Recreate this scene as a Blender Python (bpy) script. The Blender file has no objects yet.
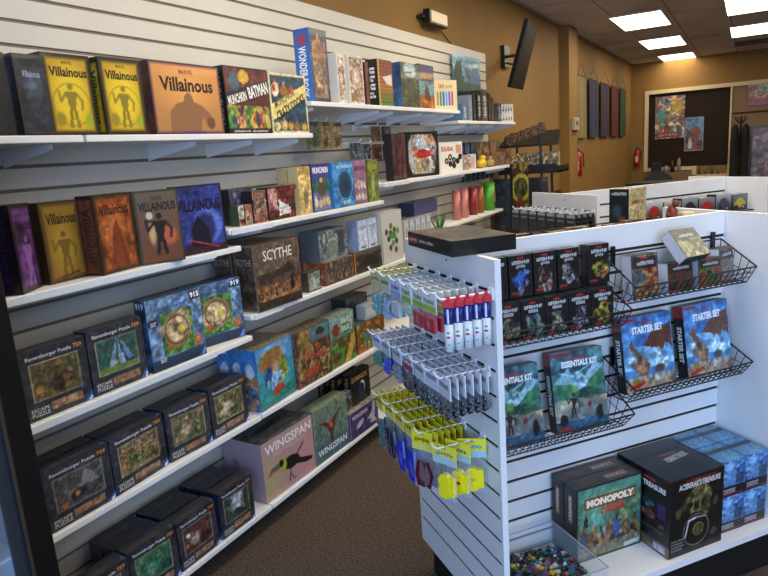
import bpy, math, random
import numpy as np
from mathutils import Matrix, Vector
random.seed(7)
C = bpy.context.scene.collection
PI = math.pi
sc = bpy.context.scene

# ------------------------------------------------------------------ materials
def lin(c):
    return c / 12.92 if c <= 0.04045 else ((c + 0.055) / 1.055) ** 2.4
def hx(s):
    return tuple(int(s[i:i + 2], 16) / 255 for i in (0, 2, 4))
def hl(s):
    return tuple(lin(c) for c in hx(s)) + (1.0,)
MATS = {}
def mat(name, col='808080', rough=.5, metal=0, emit=None, strength=1, alpha=1, spec=.5, noise=None, bump=None, coat=0, trans=0):
    if name in MATS: return MATS[name]
    m = bpy.data.materials.new(name); m.use_nodes = True
    nt = m.node_tree; b = nt.nodes['Principled BSDF']
    b.inputs['Base Color'].default_value = hl(col)
    b.inputs['Roughness'].default_value = rough
    b.inputs['Metallic'].default_value = metal
    b.inputs['Specular IOR Level'].default_value = spec
    b.inputs['Alpha'].default_value = alpha
    b.inputs['Coat Weight'].default_value = coat
    b.inputs['Transmission Weight'].default_value = trans
    if emit:
        b.inputs['Emission Color'].default_value = hl(emit); b.inputs['Emission Strength'].default_value = strength
    if noise or bump:
        tc = nt.nodes.new('ShaderNodeTexCoord')
        nz = nt.nodes.new('ShaderNodeTexNoise'); nt.links.new(tc.outputs['Object'], nz.inputs['Vector'])
        nz.inputs['Scale'].default_value = (noise or bump)[0]; nz.inputs['Detail'].default_value = 5
        if noise:
            r = nt.nodes.new('ShaderNodeValToRGB'); nt.links.new(nz.outputs['Fac'], r.inputs['Fac'])
            r.color_ramp.elements[0].position = .32; r.color_ramp.elements[1].position = .68
            r.color_ramp.elements[0].color = hl(noise[1]); r.color_ramp.elements[1].color = hl(noise[2])
            nt.links.new(r.outputs['Color'], b.inputs['Base Color'])
        if bump:
            bp = nt.nodes.new('ShaderNodeBump'); bp.inputs['Strength'].default_value = bump[1]; bp.inputs['Distance'].default_value = .004
            nt.links.new(nz.outputs['Fac'], bp.inputs['Height']); nt.links.new(bp.outputs['Normal'], b.inputs['Normal'])
    MATS[name] = m
    return m
def print_mat(name='printed_card', rough=.38, coat=.15):
    if name in MATS: return MATS[name]
    m = mat(name, 'ffffff', rough, coat=coat)
    nt = m.node_tree; a = nt.nodes.new('ShaderNodeAttribute'); a.attribute_name = 'Ink'
    nt.links.new(a.outputs['Color'], nt.nodes['Principled BSDF'].inputs['Base Color'])
    return m

WHITE = mat('white_melamine', 'dcdcdc', .42, noise=(3, 'd8d8d8', 'e0e0e0'))
SLAT = mat('white_slatwall', 'cbc6ba', .5, noise=(2, 'c8c3b7', 'cec9bd'))
SLATDK = mat('slat_groove_fibreboard', '7a6a5c', .8)
GROOVE2 = mat('gondola_groove_fibreboard', '2a1d16', .8)
PEGW = mat('white_hook_metal', 'e8e8e8', .35)
BLACKM = mat('black_wire', '0c0c0e', .4)
KICK = mat('black_kick_board', '0a0a0b', .6)
TAN = mat('tan_wall_paint', '82602a', .75, noise=(1.5, '7d5c27', '87642d'))
CARPET = None

# ------------------------------------------------------------------ mesh helpers
class MB:
    def __init__(s): s.v = []; s.f = []; s.m = []; s.mats = []; s.cur = 0
    def mt(s, m):
        if m not in s.mats: s.mats.append(m)
        s.cur = s.mats.index(m); return s
    def add(s, vs, fs):
        o = len(s.v); s.v += [tuple(v) for v in vs]; s.f += [tuple(i + o for i in f) for f in fs]; s.m += [s.cur] * len(fs)
    def box(s, x0, y0, z0, x1, y1, z1):
        vs = [(x, y, z) for x in (x0, x1) for y in (y0, y1) for z in (z0, z1)]
        s.add(vs, [(0, 1, 3, 2), (4, 6, 7, 5), (0, 4, 5, 1), (2, 3, 7, 6), (0, 2, 6, 4), (1, 5, 7, 3)]); return s
    def rod(s, a, b, r, n=6, r2=None, cap=True):
        a = Vector(a); b = Vector(b); d = (b - a)
        if d.length < 1e-6: return s
        q = d.to_track_quat('Z', 'Y'); r2 = r if r2 is None else r2
        vs = []
        for k in range(n):
            t = 2 * PI * k / n; vs.append(a + q @ Vector((math.cos(t) * r, math.sin(t) * r, 0)))
        for k in range(n):
            t = 2 * PI * k / n; vs.append(b + q @ Vector((math.cos(t) * r2, math.sin(t) * r2, 0)))
        fs = [(k, (k + 1) % n, n + (k + 1) % n, n + k) for k in range(n)]
        if cap: fs += [tuple(range(n))[::-1], tuple(range(n, 2 * n))]
        s.add(vs, fs); return s
    def path(s, pts, r, n=6):
        for a, b in zip(pts, pts[1:]): s.rod(a, b, r, n)
        return s
    def lathe(s, prof, n=16, c=(0, 0, 0)):
        vs = []
        for r, z in prof:
            for k in range(n):
                t = 2 * PI * k / n; vs.append((c[0] + r * math.cos(t), c[1] + r * math.sin(t), c[2] + z))
        fs = []
        for i in range(len(prof) - 1):
            for k in range(n):
                a = i * n + k; b = i * n + (k + 1) % n; fs.append((a, b, b + n, a + n))
        fs.append(tuple(range(n))[::-1]); fs.append(tuple((len(prof) - 1) * n + k for k in range(n)))
        s.add(vs, fs); return s
    def prism(s, poly, z0, z1, ax='z'):
        n = len(poly)
        def P(a, b, c):
            return (a, b, c) if ax == 'z' else ((c, a, b) if ax == 'x' else (a, c, b))
        vs = [P(a, b, z0) for a, b in poly] + [P(a, b, z1) for a, b in poly]
        fs = [tuple(range(n))[::-1], tuple(range(n, 2 * n))] + [(k, (k + 1) % n, n + (k + 1) % n, n + k) for k in range(n)]
        s.add(vs, fs); return s
    def blob(s, c, rx, ry, rz, n=10, m=7, jit=0, seed=0):
        rr = random.Random(seed); vs = []; fs = []
        for i in range(m + 1):
            p = PI * i / m
            for k in range(n):
                t = 2 * PI * k / n; j = 1 + (rr.random() - .5) * jit
                vs.append((c[0] + rx * math.sin(p) * math.cos(t) * j, c[1] + ry * math.sin(p) * math.sin(t) * j, c[2] + rz * math.cos(p) * j))
        for i in range(m):
            for k in range(n):
                a = i * n + k; b = i * n + (k + 1) % n; fs.append((a, a + n, b + n, b))
        s.add(vs, fs); return s
    def build(s, name, m=None, parent=None, smooth=False, bevel=0):
        me = bpy.data.meshes.new(name); me.from_pydata(s.v, [], s.f)
        if m is not None: me.materials.append(m)
        else:
            for x in s.mats: me.materials.append(x)
            me.polygons.foreach_set('material_index', s.m)
        if smooth: me.polygons.foreach_set('use_smooth', [True] * len(s.f))
        me.update()
        o = bpy.data.objects.new(name, me); C.objects.link(o)
        if parent: o.parent = parent
        if bevel:
            b = o.modifiers.new('bevel', 'BEVEL'); b.width = bevel; b.segments = 2; b.limit_method = 'ANGLE'
        return o
def tag(o, label=None, cat=None, group=None, kind=None):
    if label: o['label'] = label
    if cat: o['category'] = cat
    if group: o['group'] = group
    if kind: o['kind'] = kind
    return o
def thing(name, label, cat, loc=(0, 0, 0), rz=0, group=None):
    o = bpy.data.objects.new(name, None); C.objects.link(o); o.location = loc; o.rotation_euler = (0, 0, rz)
    o.empty_display_size = .05
    return tag(o, label, cat, group)
def struct(o):
    o['kind'] = 'structure'; return o
def dup(r, loc, rz=None, label=None, group=None):
    n = r.copy(); C.objects.link(n); n.location = loc
    if rz is not None: n.rotation_euler = (0, 0, rz)
    if label: n['label'] = label
    if group: n['group'] = group
    for ch in list(r.children):
        c = ch.copy(); C.objects.link(c); c.parent = n
        for g in ch.children:
            d = g.copy(); C.objects.link(d); d.parent = c
    return n

# ------------------------------------------------------------------ printed artwork (mesh colours)
def vnoise(h, w, sx, sy, rs):
    g = rs.random((int(sy) + 2, int(sx) + 2))
    y = np.linspace(0, sy, h, endpoint=False); x = np.linspace(0, sx, w, endpoint=False)
    yi = y.astype(int); xi = x.astype(int); fy = (y - yi)[:, None]; fx = (x - xi)[None]
    fy = fy * fy * (3 - 2 * fy); fx = fx * fx * (3 - 2 * fx)
    a = g[yi][:, xi]; b = g[yi][:, xi + 1]; c = g[yi + 1][:, xi]; d = g[yi + 1][:, xi + 1]
    return (a * (1 - fx) + b * fx) * (1 - fy) + (c * (1 - fx) + d * fx) * fy
class Cv:
    def __init__(s, w, h, res, base):
        s.nx = max(2, int(w / res) + 1); s.k = max(2, int(h / res) + 1); s.asp = w / h
        s.a = np.empty((s.k, s.nx, 3)); s.a[:] = hx(base)
        s.X, s.Y = np.meshgrid(np.linspace(0, 1, s.nx), np.linspace(0, 1, s.k))
        s.px = 1.0 / s.k
        rs = np.random.RandomState(int(w * 977 + h * 3511) % 9999)
        def wn(q): return (vnoise(s.k, s.nx, q * s.asp, q, rs) - .5) + .5 * (vnoise(s.k, s.nx, 2.3 * q * s.asp, 2.3 * q, rs) - .5)
        s.SX, s.SY = s.X, s.Y; s.WX = s.X + wn(11) * .026 / s.asp; s.WY = s.Y + wn(11) * .026
        s.grain = 1 + .30 * (vnoise(s.k, s.nx, 34 * s.asp, 34, rs) - .5) + .22 * (vnoise(s.k, s.nx, 12 * s.asp, 12, rs) - .5)
    def put(s, mask, c):
        m = np.clip(mask, 0, 1)[..., None]; s.a[:] = s.a * (1 - m) + np.array(hx(c) if isinstance(c, str) else c) * m
    def run(s, ops):
        painted = any(o[0] in ('n', 'crowd', 'mm') for o in ops)
        for o in ops or []:
            if painted and o[0] in ('e', 'p', 'man', 'crowd', 'mm'): s.X, s.Y = s.WX, s.WY
            getattr(s, o[0])(*o[1:])
            s.X, s.Y = s.SX, s.SY
        if painted: s.a *= s.grain[..., None]
        g = s.a.mean(-1, keepdims=True); s.a[:] = np.clip(g + (s.a - g) * .84, 0, 1)
        return s
    def mm(s, seed, sc_, pal, cx, cy, rx, ry, soft=.35, ang=0):       # palette noise inside a soft ragged blob
        a0 = s.a.copy(); X, Y = s.X, s.Y; s.X, s.Y = s.SX, s.SY; s.n(seed, sc_, pal); s.X, s.Y = X, Y; b = s.a.copy()
        rs = np.random.RandomState(seed + 1); j = (vnoise(s.k, s.nx, 7 * s.asp, 7, rs) - .5) * .9
        a = math.radians(ang); dx = (s.X - cx) * s.asp; dy = s.Y - cy
        u = (dx * math.cos(a) + dy * math.sin(a)) / (rx * s.asp); v = (-dx * math.sin(a) + dy * math.cos(a)) / ry
        m = np.clip((1 - np.sqrt(u * u + v * v) + j) / soft, 0, 1)[..., None]; s.a = a0 * (1 - m) + b * m
    def g(s, top, bot, x0=0, y0=0, x1=1, y1=1):      # vertical gradient of ink
        m = (s.X >= x0) & (s.X <= x1) & (s.Y >= y0) & (s.Y <= y1)
        t = np.clip((s.Y - y0) / (y1 - y0), 0, 1)[..., None]; c = np.array(hx(bot)) * (1 - t) + np.array(hx(top)) * t
        s.a[m] = c[m]
    def n(s, seed, sc_, pal, x0=0, y0=0, x1=1, y1=1, amt=1.0, soft=.0):   # painterly noise from a palette
        rs = np.random.RandomState(seed)
        f = sum(vnoise(s.k, s.nx, max(1, sc_ * 2 ** i * s.asp), sc_ * 2 ** i, rs) * .55 ** i for i in range(4))
        f = (f - f.min()) / (np.ptp(f) + 1e-6)
        f = np.clip((f - .5) * 1.25 + .5, 0, .9999) * (len(pal) - 1)
        P = np.array([hx(c) for c in pal]); i = f.astype(int); t = (f - i)[..., None]
        t = np.clip((t - .5) * 1.25 + .5, 0, 1)
        c = P[i] * (1 - t) + P[i + 1] * t
        c = c * (.72 + .56 * vnoise(s.k, s.nx, 22 * s.asp, 22, rs)[..., None])
        m = ((s.X >= x0) & (s.X <= x1) & (s.Y >= y0) & (s.Y <= y1)).astype(float)[..., None] * amt
        s.a[:] = s.a * (1 - m) + np.clip(c, 0, 1) * m
    def e(s, cx, cy, rx, ry, c, soft=.0, ang=0):
        a = math.radians(ang); dx = (s.X - cx) * s.asp; dy = s.Y - cy
        u = (dx * math.cos(a) + dy * math.sin(a)) / (rx * s.asp); v = (-dx * math.sin(a) + dy * math.cos(a)) / ry
        d = np.sqrt(u * u + v * v); w = max(soft, s.px / min(rx * s.asp, ry))
        s.put((1 - d) / w + .5 * (soft == 0), c)
    def ring(s, cx, cy, r, t, c):
        d = np.sqrt(((s.X - cx) * s.asp) ** 2 + (s.Y - cy) ** 2); s.put((t / 2 - abs(d - r)) / s.px + .5, c)
    def r(s, x0, y0, x1, y1, c, amt=1):
        px = s.px
        m = np.minimum(np.clip((s.X - x0) * s.asp / px + .5, 0, 1) * np.clip((x1 - s.X) * s.asp / px + .5, 0, 1),
                       np.clip((s.Y - y0) / px + .5, 0, 1) * np.clip((y1 - s.Y) / px + .5, 0, 1)); s.put(m * amt, c)
    def p(s, pts, c, amt=1):
        ins = np.zeros(s.X.shape, bool); n = len(pts)
        for i in range(n):
            x0, y0 = pts[i]; x1, y1 = pts[(i + 1) % n]
            if y0 == y1: continue
            cr = ((y0 > s.Y) != (y1 > s.Y)) & (s.X < (x1 - x0) * (s.Y - y0) / (y1 - y0) + x0); ins ^= cr
        s.put(ins.astype(float) * amt, c)
    def l(s, x0, y0, x1, y1, t, c):
        dx, dy = (x1 - x0) * s.asp, y1 - y0; L = dx * dx + dy * dy + 1e-9
        u = np.clip((((s.X - x0) * s.asp) * dx + (s.Y - y0) * dy) / L, 0, 1)
        d = np.hypot((s.X - x0) * s.asp - u * dx, s.Y - y0 - u * dy); s.put((t / 2 - d) / s.px + .5, c)
    def b(s, t, c, soft=0):
        d = np.minimum(np.minimum(s.X, 1 - s.X) * s.asp, np.minimum(s.Y, 1 - s.Y)); s.put((t - d) / max(soft, s.px) + .5, c)
    def fr(s, x0, y0, x1, y1, t, c):
        for q in ((x0, y0, x1, y0), (x1, y0, x1, y1), (x1, y1, x0, y1), (x0, y1, x0, y0)): s.l(*q, t, c)
    def man(s, cx, y0, h, c, lean=0, arms=1):          # plain standing silhouette
        w = h / s.asp * .16
        s.e(cx + lean * h, y0 + h * .91, w * .42, h * .075, c)
        s.p([(cx - w * .95 + lean * h * .8, y0 + h * .80), (cx + w * .95 + lean * h * .8, y0 + h * .80), (cx + w * .5, y0 + h * .45), (cx + w * .9, y0), (cx + w * .35, y0), (cx, y0 + h * .38), (cx - w * .35, y0), (cx - w * .9, y0), (cx - w * .5, y0 + h * .45)], c)
        if arms:
            t = h * .055
            s.l(cx - w * .8 + lean * h, y0 + h * .77, cx - w * 1.7, y0 + h * .58, t, c); s.l(cx - w * 1.7, y0 + h * .58, cx - w * 1.9, y0 + h * .80, t, c)
            s.l(cx + w * .8 + lean * h, y0 + h * .77, cx + w * 1.7, y0 + h * .60, t, c); s.l(cx + w * 1.7, y0 + h * .60, cx + w * 1.5, y0 + h * .40, t, c)
    def crowd(s, seed, y0, y1, pal, n=9, x0=.05, x1=.95):
        rr = random.Random(seed)
        for i in range(n):
            x = x0 + (x1 - x0) * (i + .5) / n + rr.uniform(-.02, .02); h = (y1 - y0) * rr.uniform(.6, 1)
            c = rr.choice(pal); s.e(x, y0 + h * .38, .40 / n, h * .40, c); s.e(x + rr.uniform(-.3, .3) / n, y0 + h * .45, .2 / n, h * .22, rr.choice(pal)); s.e(x, y0 + h * .86, .15 / n, h * .12, 'a08468' if i % 2 else rr.choice(pal))
            s.l(x - .3 / n, y0 + h * .6, x - .55 / n, y0 + h * rr.uniform(.3, .95), .012, c); s.l(x + .3 / n, y0 + h * .6, x + .55 / n, y0 + h * rr.uniform(.3, .95), .012, rr.choice(pal))

_tc = {}
def text_geo(t, bold=.012):
    if (t, bold) in _tc: return _tc[(t, bold)]
    cu = bpy.data.curves.new('t', 'FONT'); cu.body = t; cu.resolution_u = 2; cu.offset = bold
    o = bpy.data.objects.new('t', cu); C.objects.link(o)
    bpy.context.view_layer.update()
    me = bpy.data.meshes.new_from_object(o.evaluated_get(bpy.context.evaluated_depsgraph_get()))
    v = np.array([x.co[:] for x in me.vertices]); f = [tuple(p.vertices) for p in me.polygons]
    bpy.data.objects.remove(o); bpy.data.meshes.remove(me); bpy.data.curves.remove(cu)
    if len(v):
        v = v[:, :2]; v = (v - v.min(0)) / (np.ptp(v, axis=0) + 1e-9)
    _tc[(t, bold)] = (v, f); return v, f
def scribble(t):                 # print too small to read: a row of uneven strokes
    n = t; rr = random.Random(t); v = []; f = []
    for i in range(n):
        if n > 10 and i == n // 2: continue
        for q in range(2):
            x0 = (i + .08 + q * .45) / n; x1 = x0 + .30 / n; a = 0 if rr.random() < .7 else .3; b = 1 if rr.random() < .7 else .7
            k = len(v); v += [(x0, a), (x1, a), (x1, b), (x0, b)]; f.append((k, k + 1, k + 2, k + 3))
        y = rr.choice((.0, .4, .8)); k = len(v); x0 = (i + .08) / n; v += [(x0, y), (x0 + .75 / n, y), (x0 + .75 / n, y + .2), (x0, y + .2)]; f.append((k, k + 1, k + 2, k + 3))
    return np.array(v), f
class Ink:
    """mesh with per-vertex ink colours"""
    def __init__(s): s.v = []; s.c = []; s.f = []; s.k = 0
    def grid(s, cv, org, ux, uy):
        org, ux, uy = map(np.array, (org, ux, uy)); h, w = cv.k, cv.nx
        P = org + cv.X[..., None] * ux + cv.Y[..., None] * uy
        s.v.append(P.reshape(-1, 3)); s.c.append(cv.a.reshape(-1, 3))
        i = (np.arange(h - 1)[:, None] * w + np.arange(w - 1)[None]).ravel() + s.k
        s.f += np.stack([i, i + 1, i + w + 1, i + w], 1).tolist(); s.k += h * w
    def quad(s, pts, col):
        s.v.append(np.array(pts, float)); s.c.append(np.tile(np.array(hx(col)), (len(pts), 1))); s.f.append(list(range(s.k, s.k + len(pts)))); s.k += len(pts)
    def text(s, t, org, ux, uy, rect, col, rot=0, bold=.012, off=.0006, arc=0):
        v, f = scribble(t) if isinstance(t, int) else text_geo(t, bold)
        if not len(v): return
        org, ux, uy = map(np.array, (org, ux, uy)); nn = np.cross(ux, uy); nn = nn / np.linalg.norm(nn)
        x0, y0, x1, y1 = rect; L = np.linalg.norm(ux); H = np.linalg.norm(uy)
        if rot == -90:
            if min(rect) < 0 or max(rect) > 1: x0, y0, x1, y1 = .26, .14, .74, .84
            w = (y1 - y0) * H; h = (x1 - x0) * L
        else: w = (x1 - x0) * L; h = (y1 - y0) * H
        p = (v - .5) * [w, h]
        if arc: p[:, 1] += arc * H * (1 - (2 * v[:, 0] - 1) ** 2)
        a = math.radians(rot); p = np.stack([p[:, 0] * math.cos(a) - p[:, 1] * math.sin(a), p[:, 0] * math.sin(a) + p[:, 1] * math.cos(a)], 1)
        p += [(x0 + x1) / 2 * L, (y0 + y1) / 2 * H]
        P = org + p[:, :1] * (ux / L) + p[:, 1:] * (uy / H) + nn * off
        s.v.append(P); s.c.append(np.tile(np.array(hx(col)), (len(P), 1))); s.f += [[i + s.k for i in q] for q in f]; s.k += len(P)
    def build(s, name, parent=None, m=None):
        me = bpy.data.meshes.new(name); me.from_pydata(np.concatenate(s.v).tolist(), [], s.f)
        at = me.color_attributes.new('Ink', 'BYTE_COLOR', 'POINT')
        c = np.concatenate(s.c); c = np.concatenate([np.clip(c, 0, 1), np.ones((len(c), 1))], 1)
        at.data.foreach_set('color_srgb', c.ravel().astype(np.float32))
        me.materials.append(m or print_mat()); me.update()
        o = bpy.data.objects.new(name, me); C.objects.link(o)
        if parent: o.parent = parent
        return o
def carton(name, w, h, d, base, front=None, ft=(), side=None, st=(), top=None, tt=(), res=.004, parent=None, m=None, rside=None):
    """box: local x across the front, y back into the shelf, z up; origin mid base"""
    k = Ink(); x0, x1, y0, y1 = -w / 2, w / 2, -d / 2, d / 2
    def face(org, ux, uy, ops, texts, r):
        cv = Cv(np.linalg.norm(ux), np.linalg.norm(uy), r, base).run(ops) if ops else None
        if cv: k.grid(cv, org, ux, uy)
        else:
            o, a, b = map(np.array, (org, ux, uy)); k.quad([o, o + a, o + a + b, o + b], base)
        for t in texts: k.text(t[0], org, ux, uy, t[1], t[2], *t[3:])
    face((x0, y0, 0), (w, 0, 0), (0, 0, h), front, ft, res)
    face((x0, y1, 0), (0, -d, 0), (0, 0, h), side, st, res * 1.3)
    face((x1, y0, 0), (0, d, 0), (0, 0, h), rside or side, (), res * 2.5)
    face((x1, y1, 0), (-w, 0, 0), (0, 0, h), None, (), res)
    face((x0, y0, h), (w, 0, 0), (0, d, 0), top, tt, res * 1.3)
    face((x0, y1, 0), (w, 0, 0), (0, -d, 0), None, (), res)
    return k.build(name, parent, m)
def put(o, A, B, z, d, tilt=0):
    """stand o with its front bottom edge from A to B (seen left to right)"""
    ax, ay = B[0] - A[0], B[1] - A[1]; r = math.atan2(ay, ax); L = math.hypot(ax, ay)
    n = (-ay / L, ax / L)                                   # into the shelf
    ct, st_ = math.cos(tilt), math.sin(tilt)
    c = ((A[0] + B[0]) / 2 + n[0] * d / 2 * ct, (A[1] + B[1]) / 2 + n[1] * d / 2 * ct)
    o.location = (c[0], c[1], z - math.sin(-tilt) * d / 2 * 0 + (d / 2) * 0 + (math.sin(abs(tilt)) * d / 2 if tilt else 0))
    o.rotation_euler = (-tilt, 0, r); return o

# ------------------------------------------------------------------ frames of reference
CAM = Vector((2.09, 0, 1.62))
GA = .896928
Gx = (math.cos(GA), math.sin(GA)); Ex = (-math.sin(GA), math.cos(GA))
def W(g, e, z=0): return (CAM.x + Gx[0] * g + Ex[0] * e, CAM.y + Gx[1] * g + Ex[1] * e, z)
def W2(g, e): return W(g, e)[:2]

# ------------------------------------------------------------------ room shell
XL, XR, YF, YB, H = -.02, 7.2, 13.95, -1.7, 3.03
carpet = mat('brown_carpet', '40352c', .95, noise=(110, '241c15', '5a4a3c'), bump=(220, .6))
struct(MB().box(XL, YB, -.1, XR, YF + 2.2, 0).build('floor', carpet))
def ceiling_mat():
    m = mat('ceiling_tile', '8c857b', .9)
    nt = m.node_tree; b = nt.nodes['Principled BSDF']
    tc = nt.nodes.new('ShaderNodeTexCoord'); mp = nt.nodes.new('ShaderNodeMapping'); mp.inputs['Rotation'].default_value = (0, 0, PI / 2)
    mp.inputs['Location'].default_value = (-.02, -.005, 0)
    br = nt.nodes.new('ShaderNodeTexBrick'); br.offset = 0; br.inputs['Scale'].default_value = 1
    br.inputs['Brick Width'].default_value = 1.18; br.inputs['Row Height'].default_value = .6; br.inputs['Mortar Size'].default_value = .008
    br.inputs['Color1'].default_value = hl('d6d4d0'); br.inputs['Color2'].default_value = hl('d0cec9'); br.inputs['Mortar'].default_value = hl('8a857c')
    nz = nt.nodes.new('ShaderNodeTexNoise'); nz.inputs['Scale'].default_value = 1.3
    mx = nt.nodes.new('ShaderNodeMix'); mx.data_type = 'RGBA'; mx.blend_type = 'MULTIPLY'; mx.inputs['Factor'].default_value = .5
    rp = nt.nodes.new('ShaderNodeValToRGB'); rp.color_ramp.elements[0].position = .35; rp.color_ramp.elements[0].color = hl('cfc4b2'); rp.color_ramp.elements[1].position = .5
    nt.links.new(tc.outputs['Object'], mp.inputs[0]); nt.links.new(mp.outputs[0], br.inputs['Vector']); nt.links.new(tc.outputs['Object'], nz.inputs['Vector'])
    nt.links.new(nz.outputs['Fac'], rp.inputs[0]); nt.links.new(br.outputs['Color'], mx.inputs['A']); nt.links.new(rp.outputs[0], mx.inputs['B'])
    nt.links.new(mx.outputs['Result'], b.inputs['Base Color']); return m
struct(MB().box(XL, YB, H, XR, YF + 2.2, H + .1).build('ceiling', ceiling_mat()))
struct(MB().box(XL - .1, YB, 0, XL, YF, H).build('wall_left', TAN))
struct(MB().box(XR, YB, 0, XR + .1, YF + 2.2, H).build('wall_right', TAN))
# far wall with the tall framed opening
b = MB(); b.box(XL - .1, YF, 0, .30, YF + .1, H).box(.30, YF, 0, 1.74, YF + .1, .98).box(.30, YF, 2.43, 6.0, YF + .1, H).box(6.0, YF, 0, XR, YF + .1, H)
struct(b.build('wall_back', TAN))
DKROOM = mat('back_room_brown_wall', '4f3826', .7)
BKTAN = mat('back_room_tan_wall', '8d6a45', .7)
b = MB().mt(DKROOM).box(.0, YF + .9, 0, 1.9, YF + 1.0, H).box(-.05, YF + .1, 0, 0, YF + 1, H)
struct(b.build('wall_back_room', None))
struct(MB().box(1.9, YF + .9, 0, 6.1, YF + 1.0, H).build('wall_back_room_right', BKTAN))
CREAM = mat('cream_trim_paint', 'c9b68f', .5)
b = MB().box(.24, YF - .03, .92, .31, YF + .02, 2.49).box(.31, YF - .03, 2.42, 6, YF + .02, 2.49).box(.31, YF - .03, .92, 1.2, YF + .02, .99).box(1.12, YF - .03, .76, 1.2, YF + .02, .92).box(1.12, YF - .03, .76, 1.78, YF + .02, .82)
struct(b.build('trim_1', CREAM))
struct(MB().box(1.735, YF - .02, .3, 1.765, YF + .03, 2.42).build('trim_2', CREAM))
# front wall (behind the camera) with the shop window that daylight comes through
WALLP = mat('pale_wall_paint', 'b9ab93', .8)
b = MB().box(XL, YB - .1, 0, XR, YB, .45).box(XL, YB - .1, 2.75, XR, YB, H).box(XL, YB - .1, .45, .7, YB, 2.75).box(6.8, YB - .1, .45, XR, YB, 2.75)
struct(b.build('wall_front', WALLP))
b = MB()
for x in (.7, 2.7, 4.75, 6.77): b.box(x, YB - .08, .45, x + .04, YB - .02, 2.75)
b.box(.7, YB - .08, .45, 6.8, YB - .02, .5).box(.7, YB - .08, 2.7, 6.8, YB - .02, 2.75)
struct(b.build('window_1', mat('dark_window_frame', '1b1b1d', .4)))
# pillar on the left wall
struct(MB().box(XL, 8.35, 0, .092, 8.80, H).build('trim_pillar', TAN))
# slatwall
def slat_profile(z0, z1, grooves, th=.019, gh=.009, gd=.011):
    zs = []; z = z0
    for g in sorted(grooves):
        if g - gh / 2 <= z0 or g + gh / 2 >= z1: continue
        zs.append((z, g - gh / 2)); z = g + gh / 2
    zs.append((z, z1)); return zs
ZG = [2.356 - .0771 * k for k in range(31)]
b = MB().mt(SLATDK).box(-.019, .62, .0, -.005, 5.65, 2.436)
b.mt(SLAT)
for a, c in slat_profile(0, 2.436, ZG, gh=.012): b.box(-.0055, .62, a, 0, 5.65, c)
struct(b.build('wall_slatwall', None))

# ------------------------------------------------------------------ ceiling lights
LENS = mat('troffer_lens', 'ffffff', .5, emit='fff2d8', strength=5.5)
LFR = mat('troffer_frame', 'd8d2c6', .5)
ROWS = [(8.33, 'nearest the shelves wall pillar'), (10.65, 'middle of the row by the banners'), (12.98, 'closest to the back wall')]
def troffer(x, y, label, group=None):
    t = thing('ceiling_light', label, 'ceiling light', (x, y, H), 0, group)
    b = MB().box(0, 0, -.012, .6, .02, 0).box(0, 1.16, -.012, .6, 1.18, 0).box(0, .02, -.012, .02, 1.16, 0).box(.58, .02, -.012, .6, 1.16, 0)
    b.build('frame', LFR, t)
    b = MB().box(.02, .02, -.009, .58, 1.16, -.004); b.build('diffuser', LENS, t)
    ld = bpy.data.lights.new('troffer', 'AREA'); ld.shape = 'RECTANGLE'; ld.size = .55; ld.size_y = 1.1; ld.energy = LPOW * (.74 if y > 7 else 1.5 if x < 1.3 else .5); ld.color = (1, .85, .62)
    lo = bpy.data.objects.new('lamp', ld); C.objects.link(lo); lo.location = (x + .3, y + .59, H - .02)
    return t
LPOW = 15.5
for y, s in ROWS: troffer(.55, y, 'rectangular ceiling light panel in the left row, ' + s)
troffer(1.76, 8.33, 'rectangular ceiling light panel cut by the right edge, nearer and higher in view')
troffer(1.76, 10.58, 'ceiling light panel cut by the right edge, farther one next to the air vent')
for x in (.55, 1.76):
    for y in (1.4, 3.7, 6.0): troffer(x + (.55 if x > 1 else .35) * (y < 7), y, 'rectangular ceiling light panel above the shop floor, out of view', 'overhead light panels')
for x in (3.6, 5.4):
    for y in (.8, 3.7, 6.6, 10.6): troffer(x, y, 'rectangular ceiling light panel above the shop floor, out of view', 'overhead light panels')
v = thing('air_vent', 'dark slotted air vent in the ceiling by the back wall, right edge', 'air vent', (1.8, 12.4, H))
MB().box(0, 0, -.012, 1.1, .5, -.006).build('vent_back', mat('vent_black', '15120f', .7), v)
b = MB()
for i in range(5): b.box(0, i * .12, -.022, 1.1, i * .12 + .02, -.012)
b.build('vent_slats', mat('vent_slats', '4a443c', .5), v)

# daylight and sky
w = bpy.data.worlds.new('World'); sc.world = w; w.use_nodes = True
w.node_tree.nodes['Background'].inputs[0].default_value = (.45, .62, 1, 1); w.node_tree.nodes['Background'].inputs[1].default_value = 1.0
def area(loc, rot, sx, sy, e, col):
    ld = bpy.data.lights.new('window_daylight', 'AREA'); ld.shape = 'RECTANGLE'; ld.size = sx; ld.size_y = sy; ld.energy = e; ld.color = col
    o = bpy.data.objects.new('window_daylight', ld); C.objects.link(o); o.location = loc; o.rotation_euler = rot
for cx, pw in ((1.72, 50), (3.75, 92), (5.78, 92)): area((cx, YB - .01, 1.6), (PI / 2 - .38, 0, 0), 1.9, 2.1, pw, (.38, .60, 1.0))

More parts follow.
